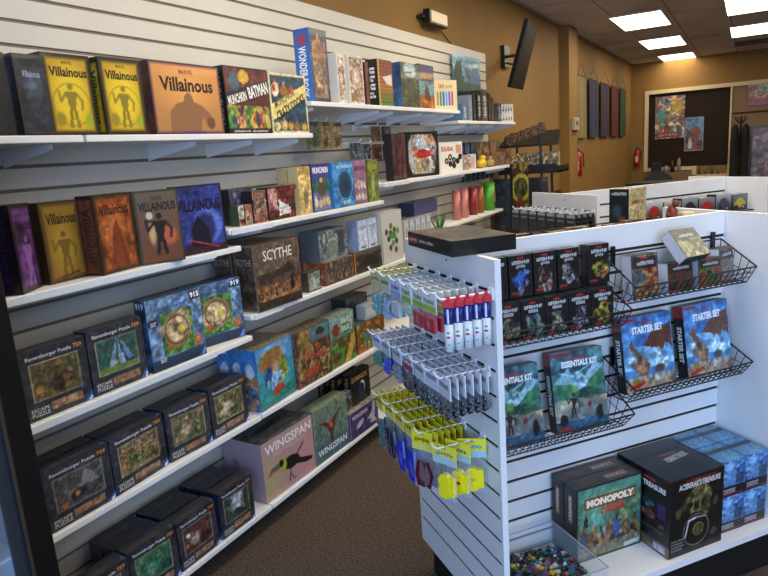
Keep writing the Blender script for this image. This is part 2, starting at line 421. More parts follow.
# ------------------------------------------------------------------ wall shelves
STRIP = mat('clear_price_rail', 'cdd3da', .25)
def bracket(y, z, dep, parent, tall=.06):
    b = MB().mt(WHITE).prism([(0.002, -.024), (dep - .03, -.024), (dep - .03, -.04), (dep - .06, -.046), (0.002, -.024 - tall)], y - .002, y + .002, 'y'); b.build('bracket', None, parent)
def shelf(y0, y1, z, label, dep=.30, br=(), rail=None, grp=None):
    t = thing('wall_shelf', label, 'shelf', (0, y0, z))
    L = y1 - y0
    MB().box(0.002, 0, -.022, dep, L, 0).build('shelf_board', WHITE, t, bevel=.003)
    for y in br: bracket(y - y0, 0, dep, t)
    if rail: MB().box(dep, rail[0] - y0, -.024, dep + .006, rail[1] - y0, -.002).build('price_rail', STRIP, t, bevel=.001)
    return t
shelf(.66, 1.29, 1.742, 'white shelf at the top left holding the navy boxed game', br=(.8, 1.2))
shelf(1.30, 2.50, 1.742, 'white top left shelf holding the yellow and orange boxed games', br=(1.78, 2.10, 2.42))
shelf(2.51, 4.30, 1.888, 'highest white shelf under the tall blue spined box and art boxes', br=(2.56, 3.19, 3.36, 3.75, 3.95, 4.25))
shelf(4.31, 5.60, 1.822, 'white shelf beneath the poster holding upright dark volumes', dep=.28, br=(4.5, 4.8, 5.1, 5.4, 5.56))
shelf(.66, 1.93, 1.296, 'white shelf under the second row of brown, gold and blue villain themed boxes', br=(.82, 1.8), rail=(.8, 1.78))
shelf(1.87, 3.13, 1.368, 'white shelf holding the row of small card game boxes', br=(2.1, 3.0), rail=(1.88, 2.15))
shelf(3.14, 5.50, 1.462, 'white shelf behind holding the round picture box and white hexagon box', dep=.30, br=(3.3, 4.2, 4.4, 5.3), rail=(3.14, 3.45))
shelf(.66, 1.935, .912, 'white shelf holding two dark puzzles and two light blue puzzles', br=(.82, 1.8), rail=(.7, 1.72))
shelf(1.94, 4.35, .995, 'white shelf holding the large brown landscape game box', br=(2.1, 2.98, 3.3, 4.2), rail=(1.96, 2.15))
shelf(3.98, 5.24, 1.10, 'short white shelf holding pink, red and green canisters', dep=.27, br=(4.1, 5.1))
shelf(.66, 1.935, .550, 'white shelf holding four dark framed picture puzzles in a row', br=(.82, 1.76))
shelf(1.94, 3.16, .552, 'white shelf holding the bright blue explorer game and dinosaur games', br=(2.12, 2.98))
shelf(3.17, 4.4, .552, 'white low shelf beyond the dinosaur games, behind the hanging bags', br=(3.3, 4.2))
shelf(.66, 1.935, .118, 'lowest white shelf holding stacked dark puzzles beside the carpet', br=(.82, 1.43, 1.76))
shelf(1.94, 3.16, .118, 'lowest white shelf holding the pink toucan box', br=(2.1, 2.98))
shelf(3.17, 4.4, .118, 'lowest white shelf at the far end past the purple box', br=(3.3, 4.2))

# ------------------------------------------------------------------ boxed games
T1 = 1.7425
def wallbox(name, label, cat, y0, y1, z, h, d, base, x=.28, x2=None, group=None, tilt=0, **k):
    w = abs(math.hypot(y1 - y0, (x2 if x2 is not None else x) - x))
    o = carton(name, w - .002, h, d, base, **k); put(o, (x, y0), (x2 if x2 is not None else x, y1), z + .0008, d, tilt)
    return tag(o, label, cat, group)
def villain(bg, mid, dk, border, fig, seed=1):
    return [('r', 0, 0, 1, 1, bg), ('e', .5, .45, .42, .42, mid, .6), ('man', .5, .08, .56, fig), ('b', .045, border, .07), ('b', .02, border)]
# top row
wallbox('boxed_game', 'black boxed game cut by the left edge on the top shelf', 'board game', .985, 1.098, T1, .225, .06, '0c0f18', front=[('n', 3, 5, ['0a0d16', '182238', '0c111c']), ('b', .03, '06070b', .03)])
wallbox('boxed_game', 'narrow navy boxed game with smoky blue cover, second from left on top shelf', 'board game', 1.115, 1.212, T1, .226, .07, '121a2c', x=.285,
    front=[('n', 5, 3, ['15181f', '2a3140', '15181f']), ('e', .5, .66, .36, .2, '51617f', .9), ('n', 8, 9, ['15181f', '7c8aa5'], .25, .45, .8, .85, .35), ('b', .03, '14161b'), ('fr', .06, .03, .94, .97, .008, '595340')],
    ft=[('Villainous', (.22, .72, .78, .80), '9aa6bd')], side=[('n', 6, 4, ['0b1120', '1b2c4d', '0b1120']), ('fr', .1, .03, .9, .97, .01, '4a4a40')], st=[('Villainous', (-.9, .45, 1.9, .55), '42639c', -90)])
VY = dict(front=[('r', 0, 0, 1, 1, 'c8960a'), ('e', .5, .48, .5, .5, 'ecc814', .5), ('man', .5, .10, .55, '8d7a10'), ('ring', .5, .38, .26, .012, '8d7a10'), ('e', .22, .2, .12, .1, '9a8614', .3), ('e', .82, .18, .1, .1, '94b020', .3), ('b', .055, '23240f', .05), ('b', .03, '191a12')],
          ft=[('Villainous', (.12, .72, .90, .84), '14130a', 0, .03), ('MARVEL', (.40, .875, .62, .915), '6d5f10')])
wallbox('boxed_game', 'bright yellow boxed game with dark figure, left one of the yellow pair', 'board game', 1.214, 1.378, T1, .242, .07, '24250f', x=.265, **VY)
wallbox('boxed_game', 'bright yellow boxed game with dark figure, right one showing its lettered spine', 'board game', 1.392, 1.556, T1, .242, .07, '24250f', x=.285, **VY,
    side=[('r', .15, .04, .85, .93, 'd9a514'), ('e', .5, .8, .35, .08, 'e8c040')], st=[('Villainous', (-1.1, .35, 2.1, .55), '2a2308', -90, .02)])
wallbox('boxed_game', 'square orange boxed game with large grey-brown figure on the top shelf', 'board game', 1.590, 1.930, T1, .250, .07, '2e1a33', x=.285, res=.0035,
    front=[('g', 'd98a3a', 'b0763f'), ('e', .5, .62, .48, .42, 'e39a45', .8), ('p', [(.2, .04), (.22, .32), (.33, .44), (.42, .46), (.44, .55), (.55, .55), (.57, .46), (.68, .42), (.8, .3), (.84, .12), (.74, .1), (.68, .26), (.64, .04)], '8f5f3a'), ('e', .5, .52, .05, .07, '8c6038'), ('e', .8, .16, .06, .09, '6e4128'), ('b', .03, '4a2545', .05), ('b', .012, '2c1838'), ('r', .36, .0, .7, .035, '4c2670')],
    ft=[('Villainous', (.12, .60, .88, .80), '1a0f14', 0, .03), ('MARVEL', (.40, .85, .60, .91), '7a3a20', 0, .02)], side=[('n', 4, 5, ['3a2030', '6a3424'])])
wallbox('boxed_game', 'dark red boxed card game with slanted white title beside the orange square one', 'board game', 1.955, 2.225, T1, .262, .07, '17171c', x=.285,
    front=[('g', '4a1c22', '5a2a2c'), ('n', 31, 4, ['3a1520', '6a2a28', '241020'], 0, .5, 1, 1), ('p', [(.0, .42), (1, .66), (1, .86), (0, .60)], '1c2440'), ('n', 7, 6, ['8a2a20', '2a7a34', 'c8a020', '3a2050'], 0, .08, 1, .42), ('crowd', 3, .08, .42, ['b03020', 'c8b030', '2a8a40', '40304a', 'c09070'], 8), ('e', .22, .78, .12, .14, '4a5a6a'), ('e', .42, .86, .12, .1, 'd0a020'), ('r', 0, 0, 1, .07, '101013'), ('b', .015, '0d0d10')],
    ft=[('MUNCHKIN', (.04, .46, .46, .60), 'e8e4da', 13, .03), ('BATMAN', (.50, .58, .98, .76), 'e8e4da', 13, .03), (19, (.1, .02, .9, .05), 'cccccc')], side=[('r', .2, .05, .8, .95, '2a2a30')], st=[('MUNCHKIN', (-1.2, .35, 2.2, .6), 'b8b8b8', -90)])
wallbox('boxed_game', 'cream bordered card game with diagonal cream band, right end of top left shelf', 'board game', 2.229, 2.495, T1, .255, .07, 'd8cc8e', x=.285,
    front=[('n', 12, 4, ['14304c', '1c4a5c', '182a4a']), ('crowd', 8, .62, .92, ['b03020', 'd8c8a0', '2a8a40', 'a05a20', 'd070a0'], 4), ('crowd', 9, .05, .28, ['c89a30', 'd8c8a0', '2a8a40', 'b05a20'], 5), ('p', [(0, .20), (1, .62), (1, .86), (0, .46)], 'dcc66e'), ('b', .035, 'dccf96')],
    ft=[('MUNCHKIN', (.08, .52, .66, .65), '6a5428', 23, .02), ('CRAZY COOKS', (.10, .38, .96, .53), '1a1408', 23, .03)])
# highest shelf
Z1 = 1.8885
wallbox('boxed_game', 'tall box with bright blue spine and brown arched castle cover, on highest shelf', 'board game', 2.555, 2.700, Z1, .332, .09, '1f6ac0', x=.285,
    front=[('n', 5, 5, ['6a4a38', '9a7454', '5a4250', 'b08a66']), ('r', 0, .84, 1, 1, '3c4460'), ('p', [(.15, .6), (.5, .97), (.85, .6)], 'b87a40'), ('e', .5, .62, .3, .2, '8a5a3a'), ('r', .2, .28, .8, .52, 'a88468'), ('n', 9, 9, ['a08060', '705448', 'b89870'], .12, .05, .88, .55), ('b', .05, '3a4258')],
    side=[('g', '1c5cb8', '2a7ad8'), ('e', .5, .85, .4, .1, 'b03058', .5)], st=[('WONDER BOOK', (.25, .06, .75, .76), 'f0f0f0', -90, .03)])
orn = [('e', .5, .55, .3, .22, 'b89a80'), ('e', .5, .55, .16, .12, 'd8d0c0'), ('n', 3, 9, ['c8c0b0', '8a5c40', 'cfc8bb'], .12, .08, .88, .92, .75), ('e', .5, .5, .18, .1, 'd4cdc0'), ('b', .04, 'cfc9bd')]
wallbox('boxed_game', 'slim cream box with brown scroll ornament, nearer the blue spined box', 'board game', 2.780, 2.858, Z1, .243, .07, 'cfc9bd', front=orn)
wallbox('boxed_game', 'wider cream box with brown scroll ornament on highest shelf', 'board game', 2.886, 3.033, Z1, .244, .07, 'cfc9bd', front=[('n', 14, 8, ['c8c0b0', '8a5c40', 'cfc8bb'])] + orn[:2] + [('b', .04, 'cfc9bd')])
wallbox('boxed_game', 'thin maroon box spine between the cream box and the rainbow striped one', 'board game', 3.055, 3.090, Z1, .222, .06, '5a2424', front=[('n', 3, 6, ['5a2424', '6a3430'])])
wallbox('boxed_game', 'box with yellow and red striped cover and black lettered spine on highest shelf', 'board game', 3.180, 3.350, Z1, .250, .075, '17141a', x=.285,
    front=[('g', '8a2018', '7a8a20'), ('r', 0, .3, 1, .5, 'b06a28'), ('r', .0, .5, 1, .66, 'b0502a'), ('r', 0, 0, 1, .14, '5a7a28'), ('r', 0, 0, .12, 1, 'd0a828')] + [('l', 0, y / 12, 1, y / 12, .008, '2a1c14') for y in range(1, 12)] + [('p', [(.3, .62), (.95, .7), (.95, .45), (.6, .48)], 'd8d0c8')],
    side=[('r', .1, .2, .9, .8, '28242a')], st=[(4, (-.9, .45, 1.9, .7), 'e8e0d8', -90, .04)])
wallbox('boxed_game', 'forest green box with pale moon and tangled trees, blue spine', 'board game', 3.455, 3.698, Z1, .258, .075, '2a4c7a', x=.285,
    front=[('n', 6, 6, ['3a4430', '5a5a38', '2c3428', '6f6a44']), ('e', .5, .85, .42, .2, '8fb0b8', .3), ('e', .5, .35, .3, .25, '4a4a30', .4)], ft=[(4, (.25, .78, .75, .9), 'dfe8e0', 0, .03)], side=[('n', 3, 4, ['23406a', '3a6aa0'])])
wallbox('boxed_game', 'indigo and orange box with castle by blue water on highest shelf', 'board game', 3.702, 3.925, Z1, .268, .07, '2a2c54', x=.28,
    front=[('g', '2c2f60', 'b86a1c'), ('r', 0, .3, 1, .62, '3a7a8c'), ('n', 8, 5, ['3a7a8c', '6aa0a0', '305a6a'], 0, .3, 1, .62), ('n', 9, 6, ['c87a1c', '8a4a18', 'd89a30'], 0, 0, 1, .25), ('p', [(.3, .2), (.4, .48), (.5, .58), (.6, .45), (.8, .2)], '5a3420')], ft=[(9, (.15, .68, .85, .80), 'd8a030', 0, .03)])
wallbox('boxed_game', 'cream box with six coloured crayons in a row on the cover', 'board game', 4.085, 4.290, Z1, .205, .06, 'd9c694', x=.195, x2=.285,
    front=[('r', 0, 0, 1, 1, 'd9c694'), ('r', .12, .14, .88, .62, 'cfd0d8')] + [x for i, c in enumerate(['c87a20', '3a9a3a', '2a60a8', '5a9ad0', '6a5ab0', 'c04a30']) for x in (('r', .14 + i * .122, .16, .23 + i * .122, .56, c), ('e', .185 + i * .122, .56, .045, .08, c))],
    ft=[('CMYK', (.22, .72, .48, .86), 'c0502a', 0, .03), (6, (.52, .72, .82, .84), 'b08a50', 0, .02)])
# volumes at the far end
vols = [(4.40, .12, '4e6a8c', .10), (4.53, .19, '7a8898', .07), (4.62, .20, '22242c', .06), (4.70, .23, '121318', .09), (4.81, .235, '4a4a48', .12), (4.95, .22, '2c2420', .06), (5.03, .19, '5a4a2c', .05), (5.09, .13, '1c1c20', .06), (5.16, .15, '39485c', .10)]
vn = ['low steel blue volume first at left', 'grey-blue volume behind the crayon box', 'black volume right of the grey-blue one', 'tall black volume with white spine letters', 'tall grey volume right of the white lettered one', 'brown-black narrow volume', 'olive narrow volume', 'short black volume before the blue-grey one', 'blue-grey short volume next to white cards']
for (y, h, c, wd), lb in zip(vols, vn):
    y += .06
    wallbox('rule_book', lb + ' on the shelf below the poster', 'book', y, y + wd - .004, 1.8225, h, .16, c, x=.25, front=[('n', int(y * 50), 4, [c, c]), ('r', .2, .1, .8, .25, 'a0a0a0', .4)], ft=([(6, (-.8, .4, 1.8, .6), 'e0e0e0', -90, .02)] if wd > .085 else ()), res=.008)
for i, (z, lb) in enumerate([(1.8225, 'lower'), (1.901, 'upper')]):
    wallbox('card_box', f'{lb} white box printed with black leaf shapes at the shelf end beneath the poster', 'game box', 5.44, 5.60, z, .077, .10, 'd6d2cc', x=.175, x2=.262, front=[('r', 0, 0, 1, 1, 'd6d2cc')] + [('p', [(x - .05, .2), (x, .8), (x + .05, .2)], '1c1c1c') for x in (.2, .37, .54, .71, .88)], res=.006)
# poster
k = Ink(); cv = Cv(.6, .28, .006, '4a8ab0').run([('g', '5aa0c8', '2a5a78'), ('n', 4, 4, ['4a90b8', '2a5a58', '78b8d0', '1e4448'], 0, 0, 1, .9, .8), ('p', [(.0, .3), (.12, .8), (.3, .85), (.32, .2)], '1f4038'), ('p', [(.55, .1), (.7, .75), (.85, .4), (1, .5), (1, .1)], '3a6aa0'), ('r', 0, 0, 1, .25, '245048'), ('man', .55, .1, .5, '16202a')])
k.grid(cv, (0, 0, 0), (0, .6, 0), (0, 0, .28)); k.quad([(-.002, 0, 0), (-.002, .6, 0), (-.002, .6, .28), (-.002, 0, .28)], 'e0e0e0')
o = k.build('poster'); o.location = (.03, 4.83, 2.085); tag(o, 'blue and green landscape poster pinned on the slatted wall above dark volumes', 'poster')
# second row
V2 = 1.2965
wallbox('boxed_game', 'dark violet boxed game cut by the left edge on the second shelf', 'board game', .885, .975, V2, .252, .06, '0f0812', x=.27, x2=.285, front=[('n', 3, 4, ['150a1c', '2e1640', '150a1c']), ('b', .04, '0c070e')], ft=[('Villainous', (-.1, .4, 1.1, .55), '3a2250', -90)])
wallbox('boxed_game', 'purple boxed game standing turned at the left of the second shelf', 'board game', 1.018, 1.125, V2, .255, .07, '1a0d16', x=.298, x2=.225,
    front=[('n', 9, 3, ['3a1a50', '5a2f78', '2c143c']), ('man', .55, .05, .6, '7a4a98', 0, 0), ('b', .05, '1d1014', .05), ('b', .02, '140b10')], ft=[('Villainous', (.2, .7, .9, .82), '1a0a20')], side=[('n', 3, 4, ['0d0710', '24123a', '0d0710'])], st=[('Villainous', (-.9, .4, 1.9, .6), '3a2250', -90)])
wallbox('boxed_game', 'gold boxed game with olive muscular figure, second shelf', 'board game', 1.140, 1.287, V2, .250, .07, '38200e', x=.238, x2=.222,
    front=villain('8a6410', 'a8801c', '2', '3a2410', '6e5412', 4), ft=[('Villainous', (.14, .72, .88, .86), '1c1206', 0, .02), (6, (.3, .05, .8, .1), '3a1a0a', 8, .02)])
wallbox('boxed_game', 'orange-brown boxed game with robed figure showing its spine on the second shelf', 'board game', 1.292, 1.464, V2, .258, .07, '2c1810', x=.286, x2=.258,
    front=[('n', 7, 3, ['8a3a12', 'a85420', '6e2c10']), ('e', .5, .5, .3, .4, 'b0602a', .9), ('p', [(.3, .08), (.38, .5), (.5, .66), (.62, .5), (.75, .08)], '7a3414'), ('b', .05, '35200f', .05), ('b', .02, '2a1a10')], ft=[('Villainous', (.12, .74, .88, .87), '2a1208', 0, .02)],
    side=[('r', .12, .04, .88, .94, '7a3416'), ('n', 5, 5, ['7a3416', '5a2410'], .12, .04, .88, .94)], st=[('Villainous', (-1.1, .32, 2.1, .56), '2a120a', -90, .02)])
wallbox('boxed_game', 'olive-tan boxed game with black running figure and two suns on second shelf', 'board game', 1.467, 1.604, V2, .256, .05, '3a3524', x=.262, x2=.330,
    front=[('g', '6a5a40', '7a3a1c'), ('e', .7, .38, .22, .16, 'c85a28', .35), ('e', .32, .42, .1, .2, 'd8a860', .5), ('e', .3, .66, .09, .06, 'd8c0a0', .2), ('man', .5, .12, .58, '17100c', .02), ('l', .2, .6, .45, .56, .03, '17100c'), ('b', .025, '3c3826')], ft=[('VILLAINOUS', (.08, .72, .92, .84), '14100c', 0, .03), ('STAR WARS', (.38, .86, .62, .92), '241a14')])
wallbox('boxed_game', 'deep blue boxed game with glowing arc and red streak, right end of second shelf', 'board game', 1.650, 1.862, V2, .258, .05, '14102c', x=.268, x2=.292,
    front=[('n', 8, 3, ['1c2a70', '24388c', '1a1c50']), ('e', .62, .40, .34, .28, '4a6ad0', .15), ('e', .54, .36, .28, .27, '1c2460', .3), ('p', [(.2, .0), (.24, .36), (.42, .56), (.62, .36), (.68, 0)], '0d0e28'), ('r', 0, 0, 1, .10, '3c0f22'), ('l', .15, .22, .8, .06, .014, 'e84a50'), ('b', .02, '15102a')], ft=[('VILLAINOUS', (-.02, .62, .94, .80), '180a1c', 0, .03), ('STAR WARS', (.22, .84, .5, .92), '0e0a1c', 0, .02)])
# puzzles
def pzart(seed, pal, spots=()):
    return [('n', seed, 4, ['22242c', '31333c', '1c1d24']), ('n', seed + 1, 7, pal, .13, .27, .86, .80), ('n', seed + 7, 15, pal[::-1], .13, .27, .86, .80, .45), ('mm', seed + 9, 7, [pal[-1], pal[1], pal[-1], 'b0a488'], .32 + (seed % 5) * .09, .50, .20, .15, .5), ('mm', seed + 11, 7, ['1a1814', pal[0], '1a1814'], .78 - (seed % 4) * .1, .40, .14, .10, .5), ('e', .2 + (seed % 3) * .25, .42, .04, .06, 'a87848', .4)] + list(spots) + [('fr', .13, .27, .86, .80, .012, 'b0a488'), ('r', .36, .08, .84, .19, '9a7350'), ('n', seed + 2, 12, ['9a7350', '86603f'], .36, .08, .84, .19), ('p', [(.86, 0), (1, 0), (1, .16)], '2450a0'), ('p', [(.92, 0), (.96, 0), (1, .06), (1, .09)], 'd0d8e8')]
PT = [('Ravensburger Puzzle', (.10, .85, .78, .92), 'c4c8d0', 0, .015), ('759', (.81, .865, .95, .93), 'c87a28', 0, .03), ('ESCAPE', (.06, .12, .32, .17), 'b8b8b8', 0, .02), ('PUZZLE', (.06, .05, .32, .105), 'b8b8b8', 0, .02)]
PTOP = [('n', 5, 5, ['24262e', '30323c', '24262e']), ('r', .2, .2, .75, .45, '5a4630', .6), ('p', [(.9, 0), (1, 0), (1, .5)], '2a4a8c')]
PSIDE = [('n', 8, 5, ['1c2030', '2a3048', '181a26']), ('p', [(.6, 0), (1, 0), (1, .15)], '2450a0')]
def puzzle(label, y0, y1, z, h, seed, pal, x=.28, x2=None, d=.06, spots=(), top=PTOP):
    return wallbox('jigsaw_box', label, 'jigsaw puzzle', y0, y1, z, h, d, '22242c', x=x, x2=x2, front=pzart(seed, pal, spots), ft=PT, top=top, side=PSIDE, res=.0035)
P3 = .9125
puzzle('dark jigsaw box with brown and amber alchemy scene, left on third shelf', .972, 1.190, P3, .212, 3, ['3a2a18', '6a4a24', '33402a', '8a6a34', '24201a'], spots=[('e', .25, .4, .06, .1, 'b87a28', .8)])
puzzle('dark jigsaw box with blue light rays over green seabed', 1.194, 1.412, P3, .217, 13, ['1c3a60', '24504a', '3a5a34', '1a2c48'], spots=[('p', [(.5, .78), (.3, .35), (.42, .35)], '88b8f0', .6), ('p', [(.52, .78), (.5, .35), (.62, .35)], 'a0c8f8', .6), ('p', [(.55, .78), (.68, .38), (.78, .42)], '78a8e8', .6), ('r', .14, .28, .85, .36, '5a7a30')])
def exitart(seed):
    return [('n', seed, 3, ['4a6e98', '6a90b8', '3a5a84', '86a8c8']), ('g', '2a4460', '16283c', 0, 0, 1, .16), ('n', seed, 7, ['3a7a2c', '5a9a3c', '2a5c24', '78b04c'], .22, .17, .80, .78), ('e', .5, .5, .26, .26, '8a6a48'), ('mm', seed + 5, 9, ['a8885c', 'c0a478', 'd0b888', '6a4a30'], .5, .50, .26, .24, .2), ('ring', .5, .5, .2, .02, '5a3a24'), ('e', .58, .5, .06, .08, 'd0c030', .4), ('e', .36, .28, .08, .06, 'a85a28', .3), ('e', .87, .26, .085, .085, 'c87a40'), ('ring', .87, .26, .06, .012, '6a3418'), ('p', [(.86, 0), (1, 0), (1, .16)], '2450a0'), ('l', .93, .02, .98, .1, .012, 'e8e8e8'), ('r', .80, .86, .99, .98, '141a24'), ('e', .1, .66, .08, .06, '101418')]
def exitbox(label, y0, y1, h, num, seed, x, x2, d):
    return wallbox('jigsaw_box', label, 'jigsaw puzzle', y0, y1, P3, h, d, '2c4468', x=x, x2=x2, front=exitart(seed), res=.0035,
        ft=[('Ravensburger', (.14, .80, .74, .89), '3a5070', 0, .01), (num, (.81, .88, .98, .965), 'e8ecf0', 0, .04), ('EXIT', (.05, .63, .15, .69), 'c8d0d8', 0, .02), ('EXIT', (.14, .10, .25, .15), 'd0d0d0', 0, .03)], top=[('n', 2, 4, ['3a5070', '22344c'])], side=[('n', 3, 5, ['3c5c88', '1c2c44', '5078a8'])], st=[('919', (.15, .88, .85, .97), 'e0e8f0', 0, .03)])
exitbox('light blue jigsaw box with round treehouse picture, front one of the two', 1.430, 1.680, .262, '915', 21, .285, .294, .06)
exitbox('light blue jigsaw box with round treehouse picture, right one set slightly back', 1.672, 1.925, .254, '919', 27, .222, .274, .06)
P4 = .5505
puzzle('dark jigsaw box with grey fairground ruins, leftmost on fourth shelf', .972, 1.205, P4, .201, 31, ['3a3a44', '5a544c', '2a3038', '6a6458'], x=.285, d=.06, spots=[('e', .25, .33, .08, .05, 'a05a24', .6), ('p', [(.6, .78), (.8, .5), (.5, .5)], '787878')])
puzzle('dark jigsaw box with cream and brown kitchen scene, second on fourth shelf', 1.208, 1.448, P4, .202, 36, ['6a5a34', '8a7448', '4a3420', 'a8946a', '2e4424'], x=.285, x2=.268, d=.06)
puzzle('dark jigsaw box with green jungle creatures, third on fourth shelf', 1.456, 1.660, P4, .202, 41, ['3a5a28', '7a5a3a', '2a4420', '9a7a5a', 'b0a080'], x=.270, x2=.285, d=.06)
puzzle('dark jigsaw box with green and pink garden party, fourth on fourth shelf', 1.668, 1.880, P4, .208, 46, ['3a5a28', '8a5040', '2a4420', '9a9a5a', 'c0b090'], x=.282, d=.06)
for i, (y0, y1, lb) in enumerate([(.972, 1.205, 'behind the fairground ruins puzzle'), (1.208, 1.44, 'behind the kitchen scene puzzle'), (1.456, 1.66, 'behind the jungle creatures puzzle'), (1.668, 1.880, 'behind the garden party puzzle')]):
    puzzle('dark jigsaw box standing ' + lb, y0 + .004, y1, P4, .200, 60 + i, ['3a3a44', '5a544c', '2a3038'], x=.212, x2=.208)
P5 = .1185
def p5(lb, *a, **k): return puzzle(lb, *a, **k)
p5('dark jigsaw box cut by the lower frame edge, leftmost on the lowest shelf', .975, 1.205, P5, .205, 71, ['3a3a24', '5a542c', '2a3028'], x=.285, d=.07)
p5('dark jigsaw box with teal jungle picture on the lowest shelf', 1.212, 1.412, P5, .206, 76, ['1a4a3c', '2a6a54', '3a5a2a', '60a080'], x=.275, x2=.292, d=.07)
p5('dark jigsaw box with reddish ship wreck picture on the lowest shelf', 1.420, 1.620, P5, .200, 81, ['4a2418', '6a3a28', '2a2428', '9a8a80'], x=.288, x2=.288, d=.07, spots=[('e', .25, .62, .05, .06, 'e0e0d0', .4)])
p5('dark jigsaw box with white waterfall between trees on the lowest shelf', 1.642, 1.838, P5, .203, 86, ['24342a', '3a4a34', '1c2420', '54705c'], x=.286, x2=.290, d=.07, spots=[('p', [(.35, .76), (.65, .78), (.6, .45), (.42, .5)], 'b8c4d0', .85), ('n', 8, 12, ['2c3c30', 'c0ccd8', '2c3c30'], .32, .45, .7, .78, .5)])
for i, (y0, y1, lb) in enumerate([(1.212, 1.412, 'teal jungle'), (1.42, 1.62, 'ship wreck'), (1.642, 1.838, 'waterfall')]):
    for j in range(2):
        p5('dark jigsaw box %s behind the %s puzzle' % (('directly', 'at the back')[j], lb), y0 + .005, y1 - .004, P5, .198 - j * .004, 90 + i * 2 + j, ['3a3a44', '5a544c'], x=.205 - .078 * j, d=.07)
# small card games
M1 = 1.3685
wallbox('card_game_box', 'small red and white card set, leftmost on the card game shelf', 'card game', 1.968, 2.004, M1, .085, .05, '3a4a3a', x=.27, front=[('n', 3, 4, ['5a7a4a', 'b8b0a0', '8a3a2a', '14161c'])])
wallbox('card_game_box', 'small green and tan card set, second on the card game shelf', 'card game', 2.008, 2.054, M1, .086, .05, '2a3a2a', x=.27, front=[('n', 8, 4, ['2a3a1a', 'b89a80', '9a4a3a', '5a7a4a'])])
wallbox('card_game_box', 'short colourful card box with pink figures left of the black zombie one', 'card game', 2.060, 2.150, M1, .138, .06, '241c20', x=.272, front=[('n', 12, 5, ['4a2a2c', 'a0705a', '2a2c3c', 'b88a50', '7a4a6a']), ('r', .2, .04, .7, .12, 'a02020')])
wallbox('card_game_box', 'dark card box with blue faces standing behind the short colourful one', 'card game', 2.00, 2.150, M1, .150, .05, '1c1a22', x=.20, front=[('n', 15, 5, ['1c1a22', '4a4a6a', '2a2c3c', '887898'])])
wallbox('card_game_box', 'wide black card box with red creatures and white slanted title', 'card game', 2.158, 2.352, M1, .143, .06, '17100f', x=.272,
    front=[('n', 18, 4, ['17100f', '7a1e1c', '1c1416', 'a83028', '2a1a18']), ('n', 20, 6, ['9a6a6a', 'c08a80', '6a3a4a'], 0, .3, .32, .95), ('p', [(.38, .62), (.66, .4), (.4, .34)], 'c8d0c8'), ('b', .02, '17100f')], ft=[('MUNCHKIN', (.36, .30, .74, .42), 'd8d8d8', 4, .03), ('ZOMBIES', (.36, .12, .80, .32), 'e8e8e8', 4, .04)])
gold_s = [('r', 0, 0, 1, 1, 'c8a860'), ('n', 3, 6, ['c8a860', 'b08a44', 'd8bc78'])]
wallbox('card_game_box', 'tan yellow card box with brown mouse, showing its pale side', 'card game', 2.384, 2.480, M1, .222, .06, 'cdb06a', x=.276, front=[('n', 4, 4, ['c8a050', 'd8b468', 'c09848']), ('e', .5, .35, .25, .18, '8a7448', .4), ('man', .5, .1, .45, '7a6a50', 0, 0)], ft=[('MUNCHKIN', (.08, .82, .92, .93), '8a6a28', 0, .02)], side=[('r', 0, 0, 1, 1, 'd2b878'), ('e', .5, .6, .25, .06, '8a6a3a')])
wallbox('card_game_box', 'second tan yellow card box standing behind the one with the mouse', 'card game', 2.386, 2.478, M1, .220, .06, 'cdb06a', x=.210, front=gold_s, side=[('r', 0, 0, 1, 1, 'd2b878'), ('e', .5, .6, .25, .06, '8a6a3a')])
wallbox('card_game_box', 'indigo and green card box with stone pile and white title', 'card game', 2.486, 2.640, M1, .229, .06, '2c2c6a', x=.278,
    front=[('g', '2a2a78', '6a7a9a'), ('n', 6, 4, ['1c5a44', '2a6a4c', '28447a'], 0, .42, 1, .68), ('e', .5, .48, .22, .17, '4a4438'), ('e', .5, .66, .09, .06, 'c8a838'), ('crowd', 5, .1, .36, ['c8b080', 'b89a60', 'd8c8a8'], 4), ('b', .02, '34347a')], ft=[('MUNCHKIN', (.08, .80, .92, .93), 'e8e4f0', 0, .04)])
wallbox('card_game_box', 'sky blue card box with dark arched doorway', 'card game', 2.650, 2.845, M1, .228, .06, '2a78b8', x=.290,
    front=[('n', 5, 3, ['2a70b0', '3a8cc8', '1f5c9c']), ('e', .55, .5, .34, .36, '1c5488'), ('e', .55, .48, .26, .30, '1c3a5c'), ('ring', .55, .5, .32, .02, '5aa8d8'), ('e', .55, .5, .1, .15, '14304c', .4)], ft=[('MUNCHKIN', (.2, .86, .95, .94), 'a8d8f0', 0, .02), (6, (.4, .06, .8, .15), 'c8e0f0', 0, .01)], side=[('r', 0, 0, 1, 1, '2a80c8')])
wallbox('card_game_box', 'dusty pink card box with crowd of pale figures', 'card game', 2.856, 2.985, M1, .229, .06, '8a5478', x=.282, front=[('g', '9a6484', '7a5a6a'), ('crowd', 7, .08, .34, ['c8b0b0', '5a7a5a', 'b08080', 'e0d0d0'], 4), ('crowd', 9, .34, .62, ['c8b0b0', '9a7a5a', '6a8080', 'e0d0d0'], 4)], ft=[('MUNCHKIN', (.08, .76, .92, .88), '6a3050', 0, .03)])
wallbox('card_game_box', 'olive green card box with crowned figure, right end of its shelf', 'card game', 2.992, 3.110, M1, .228, .06, '5a6418', x=.284, front=[('n', 9, 4, ['5a6a20', '748030', '46541a']), ('man', .5, .08, .55, 'a89a60', 0, 0)], ft=[('MUNCHKIN', (.08, .76, .92, .9), 'a8a040', 0, .04)])
